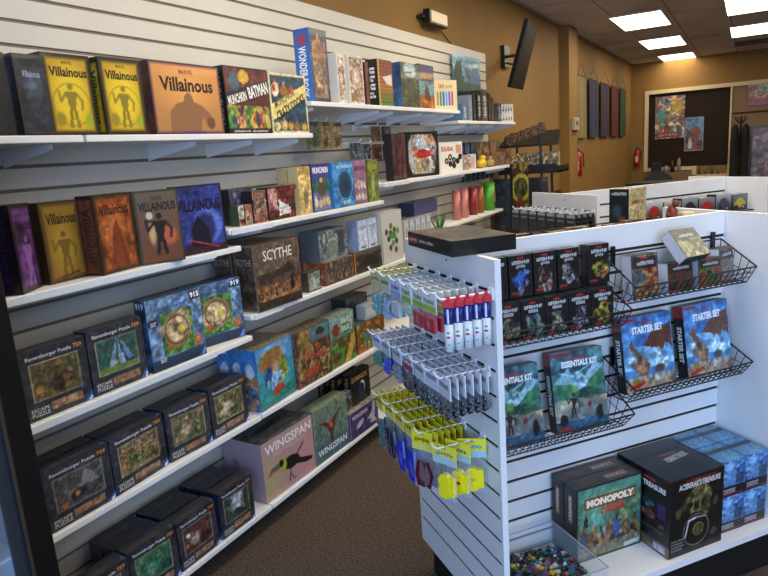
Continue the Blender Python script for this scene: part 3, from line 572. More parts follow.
# shelf with round picture box
Q1 = 1.4625
for i, (y, lb, c) in enumerate([(3.315, 'left', '241a1e'), (3.375, 'middle', '3a1c20'), (3.435, 'right', '4a2a28')]):
    wallbox('boxed_game', f'tall dark maroon boxed game, {lb} one of three beside the round picture box', 'board game', y, y + .056, Q1, .272, .05, c, x=.27, front=[('n', 10 + i, 5, [c, '5a3030', '1a1418']), ('r', 0, .05, 1, .1, '6a6a6a', .4)], res=.008)
wallbox('boxed_game', 'square black box with a ring of colourful creatures around a red title', 'board game', 3.632, 3.925, Q1, .285, .07, '17110f', x=.200, x2=.288,
    front=[('r', 0, 0, 1, 1, '17110f'), ('e', .5, .5, .44, .44, 'b0a8a8'), ('n', 44, 4, ['8a2a20', 'c08a50', '8aa0b8', 'd0c8c8', '30242a', 'b87a9a'], .06, .06, .94, .94, .8), ('e', .5, .5, .25, .12, '7a1c18', .3), ('n', 46, 6, ['5a2a20', 'b8a860', '6a2018'], .3, .1, .7, .42, .7), ('b', .055, '17110f'), ('p', [(0, 0), (.2, .04), (.04, .3)], '17110f'), ('p', [(1, 0), (.8, .04), (.96, .3)], '17110f'), ('p', [(0, 1), (.2, .96), (.04, .7)], '17110f'), ('p', [(1, 1), (.8, .96), (.96, .7)], '17110f')], ft=[(8, (.22, .44, .78, .56), 'd83a20', 0, .04)])
wallbox('boxed_game', 'white boxed game with black hexagon tiles and orange title', 'board game', 4.140, 4.335, Q1, .212, .06, 'd8d4cc', x=.195, x2=.288,
    front=[('r', 0, 0, 1, 1, 'd8d4cc'), ('r', .72, .62, .95, .9, 'c89070')] + [('e', x, y, .085, .1, '141414') for x, y in ((.3, .38), (.46, .5), (.46, .28), (.62, .4), (.62, .22), (.78, .36), (.9, .5))] + [('e', .46, .5, .04, .05, 'c8b060'), ('e', .62, .4, .04, .05, '6a8ac0'), ('e', .3, .38, .04, .05, 'c0a040')], ft=[(4, (.08, .7, .6, .86), 'c0502a', 0, .05)])
wallbox('small_box', 'small cream and pink box right of the white hexagon game', 'game box', 4.50, 4.575, Q1, .11, .05, 'b8a898', x=.215, x2=.255, front=[('n', 6, 5, ['b8a898', '8a6a5a', 'd0c8b8'])])
wallbox('small_box', 'small white box with pink block next to the yellow toy', 'game box', 4.60, 4.665, Q1, .115, .05, 'c8c0b8', x=.225, x2=.262, front=[('r', .2, .1, .8, .8, 'b89a9a')])
for i, (y, w_, h, c, lb) in enumerate([(4.55, .1, .20, '1f3350', 'navy boxed set'), (4.68, .10, .20, '2a3a54', 'slate blue boxed set'), (4.80, .12, .205, '16202e', 'blue-black boxed set'), (4.94, .12, .20, '6a4a34', 'brown patterned boxed set'), (5.08, .14, .205, '7a5a3c', 'tan patterned boxed set'), (5.24, .16, .205, '6a4028', 'reddish patterned boxed set'), (5.41, .075, .19, '8a6430', 'amber patterned boxed set')]):
    wallbox('boxed_game', lb + ' standing at the back of the shelf with the yellow toy', 'board game', y, y + w_ - .006, Q1, h, .1, c, x=.17, front=[('n', i + 30, 8, [c, '2c2018' if i > 2 else c, 'a08050' if i > 2 else '405a80', c])], res=.008)
for i, (y, c, lb) in enumerate([(5.12, '8a5c3c', 'brown card packet by the yellow toy'), (5.25, '9a6a48', 'tan card packet second from the toy'), (5.38, '6a4430', 'dark brown card packet near the shelf end')]):
    wallbox('small_box', lb + ' in front of the patterned sets', 'game box', y, y + .11, Q1, .09 + .02 * i, .05, c, x=.262, front=[('n', i + 50, 7, [c, '3a2418', 'b89060'])], res=.008)
t = thing('yellow_toy', 'small yellow plastic animal toy on the shelf near the tan boxes', 'toy', (.24, 4.83, Q1))
ym = mat('yellow_plastic', 'd0a81c', .4)
MB().blob((0, 0, .035), .045, .055, .035).build('body', ym, t, True); MB().blob((.0, .035, .075), .028, .03, .026).build('head', ym, t, True); MB().rod((0, .06, .072), (0, .085, .068), .010, 8, .004).build('beak', mat('orange_plastic', 'b0641c', .4), t)
t = thing('stone_toy', 'small pale sculpted figure right of the yellow toy', 'toy', (.25, 5.0, Q1))
MB().blob((0, 0, .03), .035, .045, .03, jit=.3, seed=3).build('body', mat('pale_resin', '9a8450', .6), t, True); MB().blob((0, .01, .068), .018, .02, .018, jit=.2).build('head', MATS['pale_resin'], t, True)
# canisters
def can(y, c, r, h, lb, x=.19):
    t = thing('canister', lb, 'canister', (x, y, 1.1005))
    MB().lathe([(r, 0), (r, h * .93)], 18).build('can_body', mat('can_' + c, c, .35, noise=(9, c, c)), t, True)
    MB().lathe([(r * 1.03, h * .93), (r * 1.03, h), (r * .9, h)], 18).build('lid', mat('lid_' + c, c, .3), t)
    MB().box(r * .98, -r * .3, h * .3, r * 1.02, r * .3, h * .6).build('printed_label', mat('canlabel', '9a6a60', .5), t)
can(4.415, 'c4776a', .030, .225, 'salmon pink canister, left one of the pink pair')
can(4.565, 'cf8072', .032, .225, 'salmon pink canister, right one of the pink pair')
can(4.755, '8a1e2a', .034, .222, 'dark red canister between pink and green ones')
can(4.90, '9a4a20', .031, .222, 'rust red canister beside the green one')
can(5.10, '4a9a1c', .055, .232, 'bright green canister at the end of the short shelf')
# pouches hanging under shelf: dark clip strip
for i in range(7):
    k = carton('miniature_pack', .07, .07, .015, '20242a', front=[('n', 60 + i, 5, ['20242a', '6a7a80', '14161a'])], res=.008); put(k, (.10, 4.80 + i * .11), (.10, 4.87 + i * .11), 1.354, .015)
    tag(k, 'small dark blister pack in the row hanging above the canisters', 'blister pack', 'dark packs above the canisters')
o = MB().box(.0, 4.79, 1.424, .012, 5.56, 1.436)
for i in range(7): o.rod((0.006, 4.835 + i * .11, 1.428), (.13, 4.835 + i * .11, 1.425), .003)
tag(o.build('hook_bar', PEGW), 'white hook bar carrying small dark packs above the canisters', 'hook bar')
# hanging packs under highest shelf
def strip_hooks(y, z, n, lb):
    t = MB().rod((0, y, z), (.16, y, z - .004), .003).rod((.16, y, z - .004), (.175, y, z + .012), .003).box(0, y - .018, z - .02, .005, y + .018, z + .012)
    return tag(t.build('slatwall_hook', PEGW), lb, 'display hook', 'white hooks on the slatted wall')
for i, (y, c) in enumerate([(2.722, '6a7a5c'), (2.822, 'b8945c'), (2.935, 'c09c64')]):
    strip_hooks(y, 1.815, 1, 'white wire hook holding small tan packs under the highest shelf')
    for j in range(2):
        k = carton('card_pack', .085, .068, .02, c, front=[('n', 20 + i * 2 + j, 4, [c, c, '4a4030', c])] + ([('e', .5, .4, .3, .3, '3a3a34', .3)] if j else []), ft=[(4, (.2, .65, .8, .85), '5a3a20', 0, .02)], res=.006)
        put(k, (.15, y - .042), (.15, y + .042), 1.742 - j * .072, .02); tag(k, '%s %s card pack hanging %s on the slatted wall' % (('upper', 'lower')[j], ('greenish', 'tan', 'sandy')[i], ('leftmost', 'in the middle', 'right of the tan one')[i]), 'card pack')
for i, (y, z, c) in enumerate([(3.136, 1.612, '4a5460'), (3.250, 1.605, '6c7884'), (3.345, 1.704, '7a5040'), (3.475, 1.704, '3a3438'), (3.345, 1.60, '6a4030'), (3.475, 1.60, '50302c')]):
    if i in (0, 1, 2, 3): strip_hooks(y, z + .09, 1, 'white wire hook holding dark packs left of the round picture box')
    k = carton('card_pack', .085, .088, .018, c, front=[('n', 40 + i, 5, [c, '1c1a1c', c, '8a8a88'])], res=.006)
    put(k, (.14 + .02 * (i > 1), y - .042), (.14 + .02 * (i > 1), y + .042), z - .005, .018); tag(k, ['slate grey card pack hanging left above the olive box', 'lighter grey card pack hanging above the olive box', 'brown photo card pack on the upper hook', 'charcoal card pack on the upper hook', 'dark brown card pack under the photo one', 'maroon card pack under the charcoal one'][i], 'card pack')
# landscape game shelf
S1 = .9955
wallbox('boxed_game', 'large brown boxed game with grazing herd landscape and slim white title', 'board game', 1.985, 2.275, S1, .286, .115, '4c382c', x=.306, x2=.322, res=.003,
    front=[('g', '4a3a30', '6a4a34'), ('n', 5, 3, ['52423a', '64503f', '46382f'], 0, .45, 1, 1), ('n', 6, 5, ['3c2c22', '52402f', '2c2019'], 0, .38, 1, .55, .8), ('p', [(.3, .45), (.45, .58), (.6, .56), (.75, .68), (.9, .5)], '332720'), ('n', 8, 7, ['8a5a34', '6a4426', 'a87448', '3a2a1c'], 0, .14, 1, .36), ('crowd', 4, .16, .36, ['8a5a34', '3a281c', '9a6a40'], 9), ('r', 0, 0, 1, .14, '2a211c'), ('n', 8, 6, ['2a211c', '3c2f26'], 0, 0, 1, .14), ('e', .8, .3, .04, .1, '1c1614'), ('b', .01, '6a5040')],
    ft=[('SCYTHE', (.20, .74, .84, .90), 'd8d2ca', 0, .01)], side=[('n', 3, 4, ['4c3628', '5c4434', '3c2c22']), ('b', .02, '8a705c')], st=[('SCYTHE', (.12, .70, .88, .80), 'a89888', 0, .01)], top=[('n', 3, 4, ['4c3628', '5c4434'])])
wallbox('boxed_game', 'second large brown boxed game standing behind the large brown landscape one', 'board game', 1.985, 2.270, S1, .284, .115, '4c382c', x=.182, x2=.190, side=[('n', 7, 4, ['4c3628', '5c4434', '3c2c22']), ('b', .02, '8a705c')], st=[('SCYTHE', (.12, .70, .88, .80), 'a89888', 0, .01)])
wallbox('small_box', 'small grey-green box at the foot of the tall orange and purple packet', 'game box', 2.375, 2.480, S1, .098, .05, '4a4438', x=.284, front=[('r', 0, 0, 1, 1, '7a8478'), ('n', 9, 5, ['7a8478', '9aa498', '4a5a4a'], .08, .08, .92, .92), ('man', .5, .1, .6, 'b8c0b8', 0, 0), ('b', .06, '3a342a')])
wallbox('small_box', 'upright orange and purple packet with small figure beside the brown landscape game', 'game box', 2.355, 2.410, S1, .27, .04, '3a2440', x=.225, front=[('n', 3, 4, ['2a2030', '4a2a60', '1c1820']), ('r', .1, .62, .9, .95, 'b06a20'), ('man', .5, .3, .5, 'c08050', 0, 0)])
wallbox('boxed_game', 'low wide box with crowd scene and orange side strip, under the glassy grey box', 'board game', 2.525, 2.785, S1, .118, .2, '5a4434', x=.286, front=[('g', '5a544c', '3a2e26'), ('n', 15, 5, ['6a5a48', '3a3028', '84705a']), ('crowd', 6, .1, .6, ['2a221c', '8a7460', '5a4638'], 9), ('b', .03, '8a5a30')], side=[('n', 6, 5, ['a86a3c', '7a3a24', 'c08a60'])], top=[('n', 7, 4, ['5c6064', '7a7c7c', '4a4c4c'])])
wallbox('boxed_game', 'low dark box with brown hills, under the two white-blue boxes', 'board game', 2.800, 3.085, S1, .122, .2, '3c342a', x=.280, x2=.286, front=[('g', '5a564c', '2c241c'), ('n', 25, 4, ['4a4438', '2a221c', '6a6250'], 0, 0, 1, .8), ('p', [(.1, .3), (.6, .75), (.95, .2)], '1f1a16'), ('r', 0, 0, .05, 1, 'b0602a')], top=[('n', 7, 4, ['5c6064', '7a7c7c'])])
wallbox('boxed_game', 'glossy grey-green box with window panel lying atop the crowd scene box', 'board game', 2.535, 2.790, S1 + .1195, .150, .12, '5a6468', x=.252, front=[('n', 35, 3, ['5a6468', '7c8688', '3c4248', '8c9690']), ('r', .3, .1, .62, .75, '6a7c6c'), ('r', .66, .15, .9, .9, '3a4048'), ('b', .02, '8a9094')], ft=[(6, (.32, .6, .6, .7), 'b8c8b8', 0, .02)])
for i, (y, x) in enumerate([(2.872, .272), (2.975, .272)]):
    wallbox('boxed_game', '%s one of two pale white-blue boxes standing on the low dark box' % ('left', 'right')[i], 'board game', y, y + .098, S1 + .123, .160, .07, 'a8b4d0', x=x, front=[('g', 'a8b8d8', 'b8c4dc'), ('n', 45 + i, 5, ['a4b4d4', 'c4cce0', '8a9ac0'], .15, .35, .85, .85, .7), ('r', .25, .05, .75, .1, '2a2c34')], ft=[(5, (.2, .7, .8, .8), '7088b8', 0, .01)], side=[('r', 0, 0, 1, 1, '8a98b8')])
o = wallbox('boxed_game', 'white box with a cluster of green and purple leaves, right of the low boxes', 'board game', 3.105, 3.352, S1, .300, .08, 'bcbab4', x=.286, front=[('r', 0, 0, 1, 1, 'bcbab4')] + [('e', .5 + .33 * math.cos(a * 2.4) * (.3 + .07 * a), .5 + .3 * math.sin(a * 2.4) * (.3 + .07 * a), .09, .07, ['4a7a2c', '3a3444', '5a8a34', '5a3a4a', '343c58', '2c3a24'][a % 6], .3, a * 40) for a in range(11)] + [('e', .5, .52, .2, .08, '4a8a30', .3), ('b', .008, '8a8880')])
for i in range(6):
    wallbox('game_expansion', 'slim white packet in the row of standing white packets', 'game box', 3.42 + i * .082, 3.42 + i * .082 + .06, S1, .205, .05, 'a8acb4', x=.22, front=[('r', .15, .1, .85, .9, 'c4c8cc'), ('r', .3, .2, .7, .8, '8a9098')], group='white packets beyond the leaf cluster box', res=.01)
t = thing('potted_succulent', 'small green plant model beside the white packets', 'plant', (.24, 3.98, S1))
MB().lathe([(.03, 0), (.04, .06), (.036, .06)], 12).build('pot', mat('grey_pot', '6a6c66', .6), t)
b = MB()
for i in range(16):
    a = i * 2.4; b.rod((0, 0, .05), (.05 * math.cos(a), .06 * math.sin(a), .11 + .04 * (i % 3)), .012, 5, .002)
b.build('leaves', mat('plant_green', '3c7a2a', .5), t)
wallbox('boxed_game', 'dark purple and teal box lying on top of the white packets', 'board game', 3.75, 4.12, 1.2, .09, .12, '2c3a54', x=.17, front=[('g', '3a6a80', '5a4a80'), ('e', .2, .5, .15, .4, '8a3aa8', .4), ('n', 4, 4, ['3a6a80', '5a4a80', '2a3040'], 0, 0, 1, 1, .5)]).location.z = S1 + .206 + .0008
# explorer / dinosaur shelf
D1 = .5525
tic = [('g', '3a80c0', '2a9a8a'), ('e', .5, .85, .5, .3, '5a9ad0', .4), ('e', .38, .76, .34, .16, '9a6a30', .1, 12), ('n', 55, 6, ['9a6a30', '7a4a20', 'b88a44'], .1, .6, .7, .9, .35), ('mm', 441, 8, ['2a5a9a', '1c3c6c', '5a8ab8'], .30, .45, .17, .22, .3), ('mm', 442, 8, ['9aa030', '6a7a28', 'b8b050'], .66, .54, .19, .26, .3), ('mm', 443, 8, ['4a8ad0', '8ab8e0', '2a5a9a'], .5, .38, .15, .18, .3), ('e', .5, .6, .1, .1, 'b08a60', .2), ('e', .52, .2, .16, .12, 'a83a20', .2), ('p', [(0, .0), (.4, .12), (.7, .2), (1, .3), (1, 0)], '1f7a70'), ('b', .012, '2a5a8a')]
tside = [('g', '3a80c8', '3a80c8'), ('n', 5, 6, ['8a5a3a', 'b88a60', '3a5a8a', 'c8c0b8'], 0, 0, 1, .6), ('e', .5, .66, .3, .12, 'd0d8e8')]
for i in range(3):
    wallbox('boxed_game', ['bright blue boxed game with explorers and huge hat, facing out', 'blue boxed game stacked directly behind the explorer cover', 'rearmost blue boxed game behind the explorer cover'][i], 'board game', 1.945 + .004 * i, 2.225, D1, .283 - .004 * i, .075, '2f78b8', x=.290 - i * .078, x2=.272 - i * .078, front=tic, side=tside, top=[('n', 4, 5, ['6a6a54', '8a7a5a', '3a5a6a'])], res=.0035)
wallbox('boxed_game', 'brown boxed game with crowded dinosaurs and teal sky', 'board game', 2.232, 2.514, D1, .278, .09, '6a3a24', x=.282, front=[('g', '3a7a88', '5a3a28'), ('n', 66, 5, ['6a3420', '8a4a2a', '3a2a20', '9a7a44', '2c3a30'], 0, 0, 1, .72), ('n', 67, 5, ['6a4420', '8a6a34', '3a2a20'], 0, .5, .42, 1), ('e', .72, .86, .14, .08, '3a2020', .2), ('e', .4, .2, .28, .12, '9a4020', .4), ('b', .015, '4a2a1c')], side=[('n', 6, 6, ['6a4a6a', '8a5a3a', '3a3a5a'])], top=[('n', 7, 5, ['7a5a34', '5a4a34', '8a7a5a'])], ft=[(8, (.2, .42, .85, .52), 'b8483a', -6, .03)], res=.0035)
wallbox('boxed_game', 'green boxed game with pale title and reclining red dinosaur', 'board game', 2.520, 2.755, D1, .270, .09, '3a6a44', x=.278, front=[('g', '6a9a98', '3a4a30'), ('n', 76, 5, ['3a7a2c', '4a8a30', '5a3a1c', 'b08a28'], 0, 0, 1, .55), ('e', .25, .72, .17, .13, '7a3020', .2), ('p', [(.5, .0), (.85, .5), (1, .55), (1, .3), (.7, 0)], 'b8902c'), ('b', .012, '6a7a5a')], ft=[(4, (.46, .78, .92, .92), 'b8d0b8', 0, .04), (4, (.46, .62, .92, .76), 'a8c8b0', 0, .04)], top=[('n', 7, 4, ['8a9484', '6a7468'])], res=.0035)
wallbox('boxed_game', 'orange and red low boxed game lying on its side at the shelf end', 'board game', 2.775, 3.080, D1, .165, .2, '7a3c1c', x=.275, front=[('n', 86, 4, ['a84a18', 'b87a20', '7a2c14', '4a6a2c', 'c89a30']), ('e', .35, .5, .16, .25, '4a6a5a', .3), ('b', .02, '5a2c18')], top=[('n', 3, 4, ['3a3c3c', '54585a'])])
wallbox('boxed_game', 'dark grey box resting on top of the orange and red low one', 'board game', 2.85, 3.08, D1 + .1665, .12, .1, '2a3034', x=.17, front=[('n', 96, 4, ['2a3034', '4a545a', '1c2024'])])
wallbox('small_box', 'small white card box on the low orange game near the shelf end', 'game box', 2.90, 3.02, D1 + .1665, .08, .06, '9aa4b0', x=.262, front=[('r', .1, .2, .9, .8, 'b0b8c4')])
# lowest shelf, right bay
B1 = .1185
wallbox('boxed_game', 'pink boxed game with black toucan and wide white letters', 'board game', 1.930, 2.300, B1, .285, .235, 'b08c8c', x=.276, x2=.284, res=.0035,
    front=[('g', 'b08888', 'a87c7c'), ('e', .1, .3, .4, .6, 'b09a68', .9), ('e', .75, .4, .4, .4, 'b88484', .9), ('e', .52, .42, .17, .11, '15120f', 0, -6), ('e', .36, .46, .07, .12, 'a0a828', 0, 10), ('e', .33, .50, .045, .06, '15120f', 0, 0), ('p', [(.06, .38), (.13, .50), (.28, .53), (.32, .44), (.18, .46), (.09, .40)], '2c6a4a'), ('p', [(.06, .38), (.14, .46), (.3, .47), (.3, .42), (.15, .42)], 'b04a2a'), ('p', [(.62, .42), (.95, .28), (.93, .22), (.8, .24), (.58, .34)], '171310'), ('l', .6, .45, .78, .62, .03, '1c1714'), ('l', .5, .32, .46, .12, .025, '2a2220'), ('l', .5, .2, .56, .10, .02, '2a2220')],
    ft=[('WINGSPAN', (.06, .77, .96, .93), 'e4dcd8', 0, .02), ('NESTING BOX', (.20, .69, .84, .75), 'c8b0b0', 0, .005)], side=[('g', 'b09298', '9a8088'), ('e', .3, .6, .1, .1, '8a6a80', .4)], top=[('n', 4, 3, ['4a4a44', '5c5a50', '38403c']), ('e', .5, .5, .4, .12, '1c2424', .4, 8)])
wallbox('boxed_game', 'sage green boxed game with red forked tail bird, white letters below', 'board game', 2.306, 2.598, B1, .290, .08, '5c7464', x=.284, x2=.292, res=.0035,
    front=[('g', '6a7c60', '34586c'), ('n', 106, 3, ['6a7c60', '5a7868', '74806a'], 0, .35, 1, 1, .6), ('p', [(.13, .74), (.42, .66), (.5, .52), (.56, .66), (.86, .86), (.6, .58), (.52, .30), (.46, .30), (.40, .56)], '5a2a24'), ('e', .5, .60, .05, .1, 'a84a30', .3), ('p', [(.42, .36), (.49, .12), (.55, .36)], '4a3a34'), ('b', .012, '8a927c')],
    ft=[('WINGSPAN', (.07, .12, .93, .24), 'd4dcd8', 0, .02)], top=[('n', 5, 3, ['6a7c60', '84907a'])])
wallbox('boxed_game', 'purple low boxed game with white bird, right of the sage green one', 'board game', 2.606, 2.900, B1, .155, .22, '38305c', x=.296, x2=.300, res=.0035,
    front=[('n', 116, 3, ['38305c', '443a70', '2c2648']), ('e', .35, .42, .16, .12, 'a8a4b8', .2, 20), ('p', [(.7, .2), (.82, .95), (.92, .9), (.85, .3), (.95, .1)], 'a8a4b8'), ('p', [(.6, .4), (.75, .55), (.8, .35)], 'b8b4c4'), ('b', .03, '8a80a0')], ft=[('WINGSPAN', (.08, .70, .62, .84), 'c8c4d8', 0, .02)], top=[('n', 5, 3, ['70685a', '8a8474'])], side=[('r', 0, 0, 1, 1, '54487c')])
for i, (x, y) in enumerate([(.262, 2.69), (.20, 2.65), (.145, 2.62)]):
    wallbox('boxed_game', ['black boxed game with gold title and crescent moon, standing on the purple box', 'black boxed game directly behind the crescent moon cover', 'rearmost black boxed game behind the crescent moon cover'][i], 'board game', y, y + .205, B1 + .1565, .185, .05, '0c0c0f', x=x, front=[('n', 126, 3, ['0c0c0f', '15151c', '0c0c0f']), ('e', .58, .42, .17, .24, '20366a'), ('e', .60, .48, .13, .19, 'c8ccd8', .1), ('e', .56, .42, .12, .19, '182444')], ft=[('DOMINION', (.08, .72, .86, .88), 'a88c40', 0, .02)], side=[('r', 0, 0, 1, 1, '0f0e10'), ('n', 6, 9, ['0f0e10', '8a7434', '0f0e10'], .25, .1, .75, .9)])
wallbox('small_box', 'grey card box with dark tag on the purple box, left of the black games', 'game box', 2.62, 2.685, B1 + .1565, .11, .04, '5a5c64', x=.30, front=[('n', 8, 4, ['5a5c64', '2a2c34', '8a8c90'])]).location.x -= .03

# ------------------------------------------------------------------ gondolas
def gbox(b, g0, e0, z0, g1, e1, z1):       # box aligned with the gondola
    P = [W(g, e, z) for g in (g0, g1) for e in (e0, e1) for z in (z0, z1)]
    b.add(P, [(0, 1, 3, 2), (4, 6, 7, 5), (0, 4, 5, 1), (2, 3, 7, 6), (0, 2, 6, 4), (1, 5, 7, 3)])
ZGG = [1.236 - .0762 * k for k in range(14)]
def gondola(g0, g1, ec, label, hw=.30, top=1.325):
    org = W(g0, ec, 0); t = thing('display_gondola', label, 'display unit', (0, 0, 0))
    for gi, (ga, gb, face) in enumerate([(g0, g0 + .019, -1), (g1 - .019, g1, 1)]):
        b = MB().mt(WHITE)
        fo = ga if face < 0 else gb
        inner = (ga + .003, gb) if face < 0 else (ga, gb - .003)
        gbox(b, inner[0], ec - hw, .143, inner[1], ec + hw, top)
        oa, ob = (ga, ga + .003) if face < 0 else (gb - .003, gb)
        for a, c in slat_profile(.143, top, ZGG, gh=.0095): gbox(b, oa, ec - hw + .012, a, ob, ec + hw - .012, c)
        gbox(b, oa, ec - hw, .143, ob, ec - hw + .012, top); gbox(b, oa, ec + hw - .012, .143, ob, ec + hw, top)
        b.mt(GROOVE2)
        zi = inner[0] - .0004 if face < 0 else inner[1] + .0004
        for z in ZGG: gbox(b, min(zi, zi + .0004), ec - hw + .012, z - .005, max(zi, zi + .0004), ec + hw - .012, z + .005)
        b.build('end_panel', None, t)
    b = MB().mt(WHITE); gbox(b, g0 + .02, ec - .001, .2, g1 - .02, ec + .001 + .012, top)
    for s in (-1, 1):
        for a, c in slat_profile(.2, top, ZGG, gh=.011):
            e0, e1 = (ec - .004, ec - .001) if s < 0 else (ec + .013, ec + .016)
            gbox(b, g0 + .02, e0, a, g1 - .02, e1, c)
    b.mt(GROOVE2)
    for z in ZGG: gbox(b, g0 + .021, ec - .0014, z - .0058, g1 - .021, ec - .001, z + .0058)
    b.build('slat_panel', None, t)
    for s in (-1, 1):
        b = MB().mt(WHITE)
        a, c = (ec - hw, ec - .012) if s < 0 else (ec + .024, ec + hw)
        gbox(b, g0 + .02, a, .165, g1 - .02, c, .19); b.build('base_shelf', None, t)
    b = MB().mt(KICK); gbox(b, g0 + .03, ec - hw + .03, 0.0, g1 - .03, ec + hw - .03, .143); b.build('kick_base', None, t)
    b = MB().mt(mat('panel_screw', '30302e', .5))
    for z in (top - .035, .18):
        p = W(g0 - .001, ec - .02, z); q = W(g0 + .003, ec - .02, z); b.rod(p, q, .004, 8)
    b.build('panel_screw', None, t)
    return t
gondola(.875, 2.082, 1.739, 'white slatted display unit with hanging bags on its end, front right')
gondola(2.34, 3.66, 3.074, 'white slatted display unit behind the first, with black packs on its end')

# hooks and bags -------------------------------------------------
BAG = mat('clear_bag_film', 'd4dcE4'.lower(), .12, alpha=.13)
def ghook(g, e, z, lb, grp, L=.155):
    b = MB(); b.rod(W(g, e, z), W(g - L, e, z), .0028, 6).rod(W(g - L, e, z), W(g - L - .012, e, z + .010), .0028, 6).rod(W(g - L - .012, e, z + .010), W(g - L - .018, e, z + .022), .0028, 6)
    gbox(b, g - .006, e - .012, z - .022, g, e + .012, z + .010)
    return tag(b.build('peg_hook', PEGW), lb, 'display hook', grp)
def make_bag(hdr, hdr2, content, cshape, w, hh, bh, text, tc, clear=True):
    t = thing('bag', '', 'packaged goods')
    cvo = [('g', hdr, hdr), ('r', 0, .0, 1, .34, hdr2), ('e', .5, .86, .09, .07, '8a8a8a')]
    k = Ink(); cv = Cv(w, hh, .004, hdr).run(cvo)
    k.grid(cv, (-w / 2, -.0015, -hh), (w, 0, 0), (0, 0, hh)); k.text(text, (-w / 2, -.0015, -hh), (w, 0, 0), (0, 0, hh), (.12, .42, .88, .66), tc, 0, .03)
    k.quad([(w / 2, .0015, -hh), (-w / 2, .0015, -hh), (-w / 2, .0015, 0), (w / 2, .0015, 0)], hdr); k.quad([(-w / 2, .0015, 0), (-w / 2, -.0015, 0), (w / 2, -.0015, 0), (w / 2, .0015, 0)], hdr)
    k.quad([(w / 2, -.0015, -hh), (w / 2, .0015, -hh), (w / 2, .0015, 0), (w / 2, -.0015, 0)], hdr); k.quad([(-w / 2, .0015, -hh), (-w / 2, -.0015, -hh), (-w / 2, -.0015, 0), (-w / 2, .0015, 0)], hdr)
    k.build('header_card', t)
    b = MB(); n = 8
    prof = [(0, .001), (.25, .006), (.7, .0085), (.95, .004), (1, .0005)]
    vs = []; fs = []
    for f, th in prof:
        z = -hh - f * (bh)
        vs += [(-w / 2 * .97, -.0005, z), (0, -th, z), (w / 2 * .97, -.0005, z), (w / 2 * .97, .0005, z), (0, th, z), (-w / 2 * .97, .0005, z)]
    for i in range(len(prof) - 1):
        for j in range(6): fs.append((i * 6 + j, i * 6 + (j + 1) % 6, (i + 1) * 6 + (j + 1) % 6, (i + 1) * 6 + j))
    b.add(vs, fs); b.build('film_bag', BAG, t)
    cm = mat('contents_' + content, content, .25, spec=.6); b = MB(); rr = random.Random(content)
    zt, zb = -hh - bh * .28, -hh - bh * .93
    if cshape == 'strands':
        for i in range(11):
            x = -w * .38 + w * .76 * i / 10; b.path([(x * .6, rr.uniform(-.004, .004), zt), (x + rr.uniform(-.004, .004), rr.uniform(-.005, .005), (zt + zb) / 2), (x * .7, rr.uniform(-.003, .003), zb)], .0062, 5)
    elif cshape == 'tokens':
        for i in range(26): b.blob((rr.uniform(-.36, .36) * w, rr.uniform(-.004, .004), zb + (zt - zb) * rr.random() ** 1.3), .009, .006, .009, 6, 4)
    elif cshape == 'tape':
        for dz in (.27, .73):
            zc = zt * (1 - dz) + zb * dz; r = min(w * .34, (zt - zb) * .29)
            b.rod((-.0, -.010, zc), (0, .010, zc), r, 18)
        b.box(-w * .2, -.008, zb + .008, w * .38, .008, zt - .006)
    elif cshape == 'block':
        b.box(-w * .36, -.006, zb, w * .36, .006, zt)
    b.build('contents', cm, t); return t
RG = math.atan2(-Ex[1], -Ex[0])
def fill(proto, g0, n, e, z, lb, grp, step=.023, turn=None):
    for i in range(n):
        loc = W(g0 + i * step, e + random.uniform(-.003, .003), z + .006)
        if 'used' not in proto: proto['used'] = 1; o = proto; o.location = loc; o.rotation_euler = (0, 0, RG); o['label'] = lb; o['group'] = grp
        else: o = dup(proto, loc, RG, lb, grp)
        o.rotation_euler = (0, 0, RG + (turn[i] if turn else random.uniform(-.06, .06)))
GF = .875
# bottom tier
E3 = [(2.011, 'teal'), (1.915, 'navy'), (1.831, 'blue'), (1.742, 'blue'), (1.649, 'maroon'), (1.531, 'yellow')]
YH = 'f4e41c'
pr = {'teal': make_bag(YH, 'e4d87a', '0f5c5c', 'tokens', .078, .06, .145, 6, '6a6410'), 'navy': make_bag(YH, 'e4d87a', '14183c', 'strands', .078, .06, .150, 6, '6a6410'),
      'blue': make_bag(YH, 'e4d87a', '1626b0', 'strands', .078, .06, .160, 6, '6a6410'), 'maroon': make_bag(YH, 'ece060', '5c1222', 'strands', .078, .065, .130, 6, '6a6410'),
      'yellow': make_bag(YH, '9cc4d8', 'f4e020', 'tape', .086, .060, .112, 6, '5a8ab0')}
names = {'teal': 'bag_of_beads', 'navy': 'bag_of_strands', 'blue': 'bag_of_strands', 'maroon': 'bag_of_strands', 'yellow': 'bag_of_tape'}
for k_, v_ in pr.items(): v_.name = names[k_]
for i, (e, c) in enumerate(E3):
    dg = .014 if c == 'yellow' else 0
    ghook(GF, e, .779, 'white peg hook of the lowest tier on the white end panel', 'lowest tier of hooks')
    col = ['at the far left of the lowest tier', 'second from left in the lowest tier', 'third from left in the lowest tier', 'fourth from left in the lowest tier', 'fifth in the lowest tier', 'last in the lowest tier'][i]
    what = {'teal': 'teal beads', 'navy': 'navy strands', 'blue': 'blue strands', 'maroon': 'maroon strands', 'yellow': 'yellow tape reels'}[c]
    fill(pr[c], GF - .148 + dg, 6 if c != 'yellow' else 3, e, .779, f'yellow headed clear bag of {what}, {col}', f'bags on the lowest tier hook {i + 1}', .0235 if c != 'yellow' else .045, (.45, .5, 1.05) if c == 'yellow' else (.5, .3, .2, .1, 0, 0) if c == 'maroon' else None)
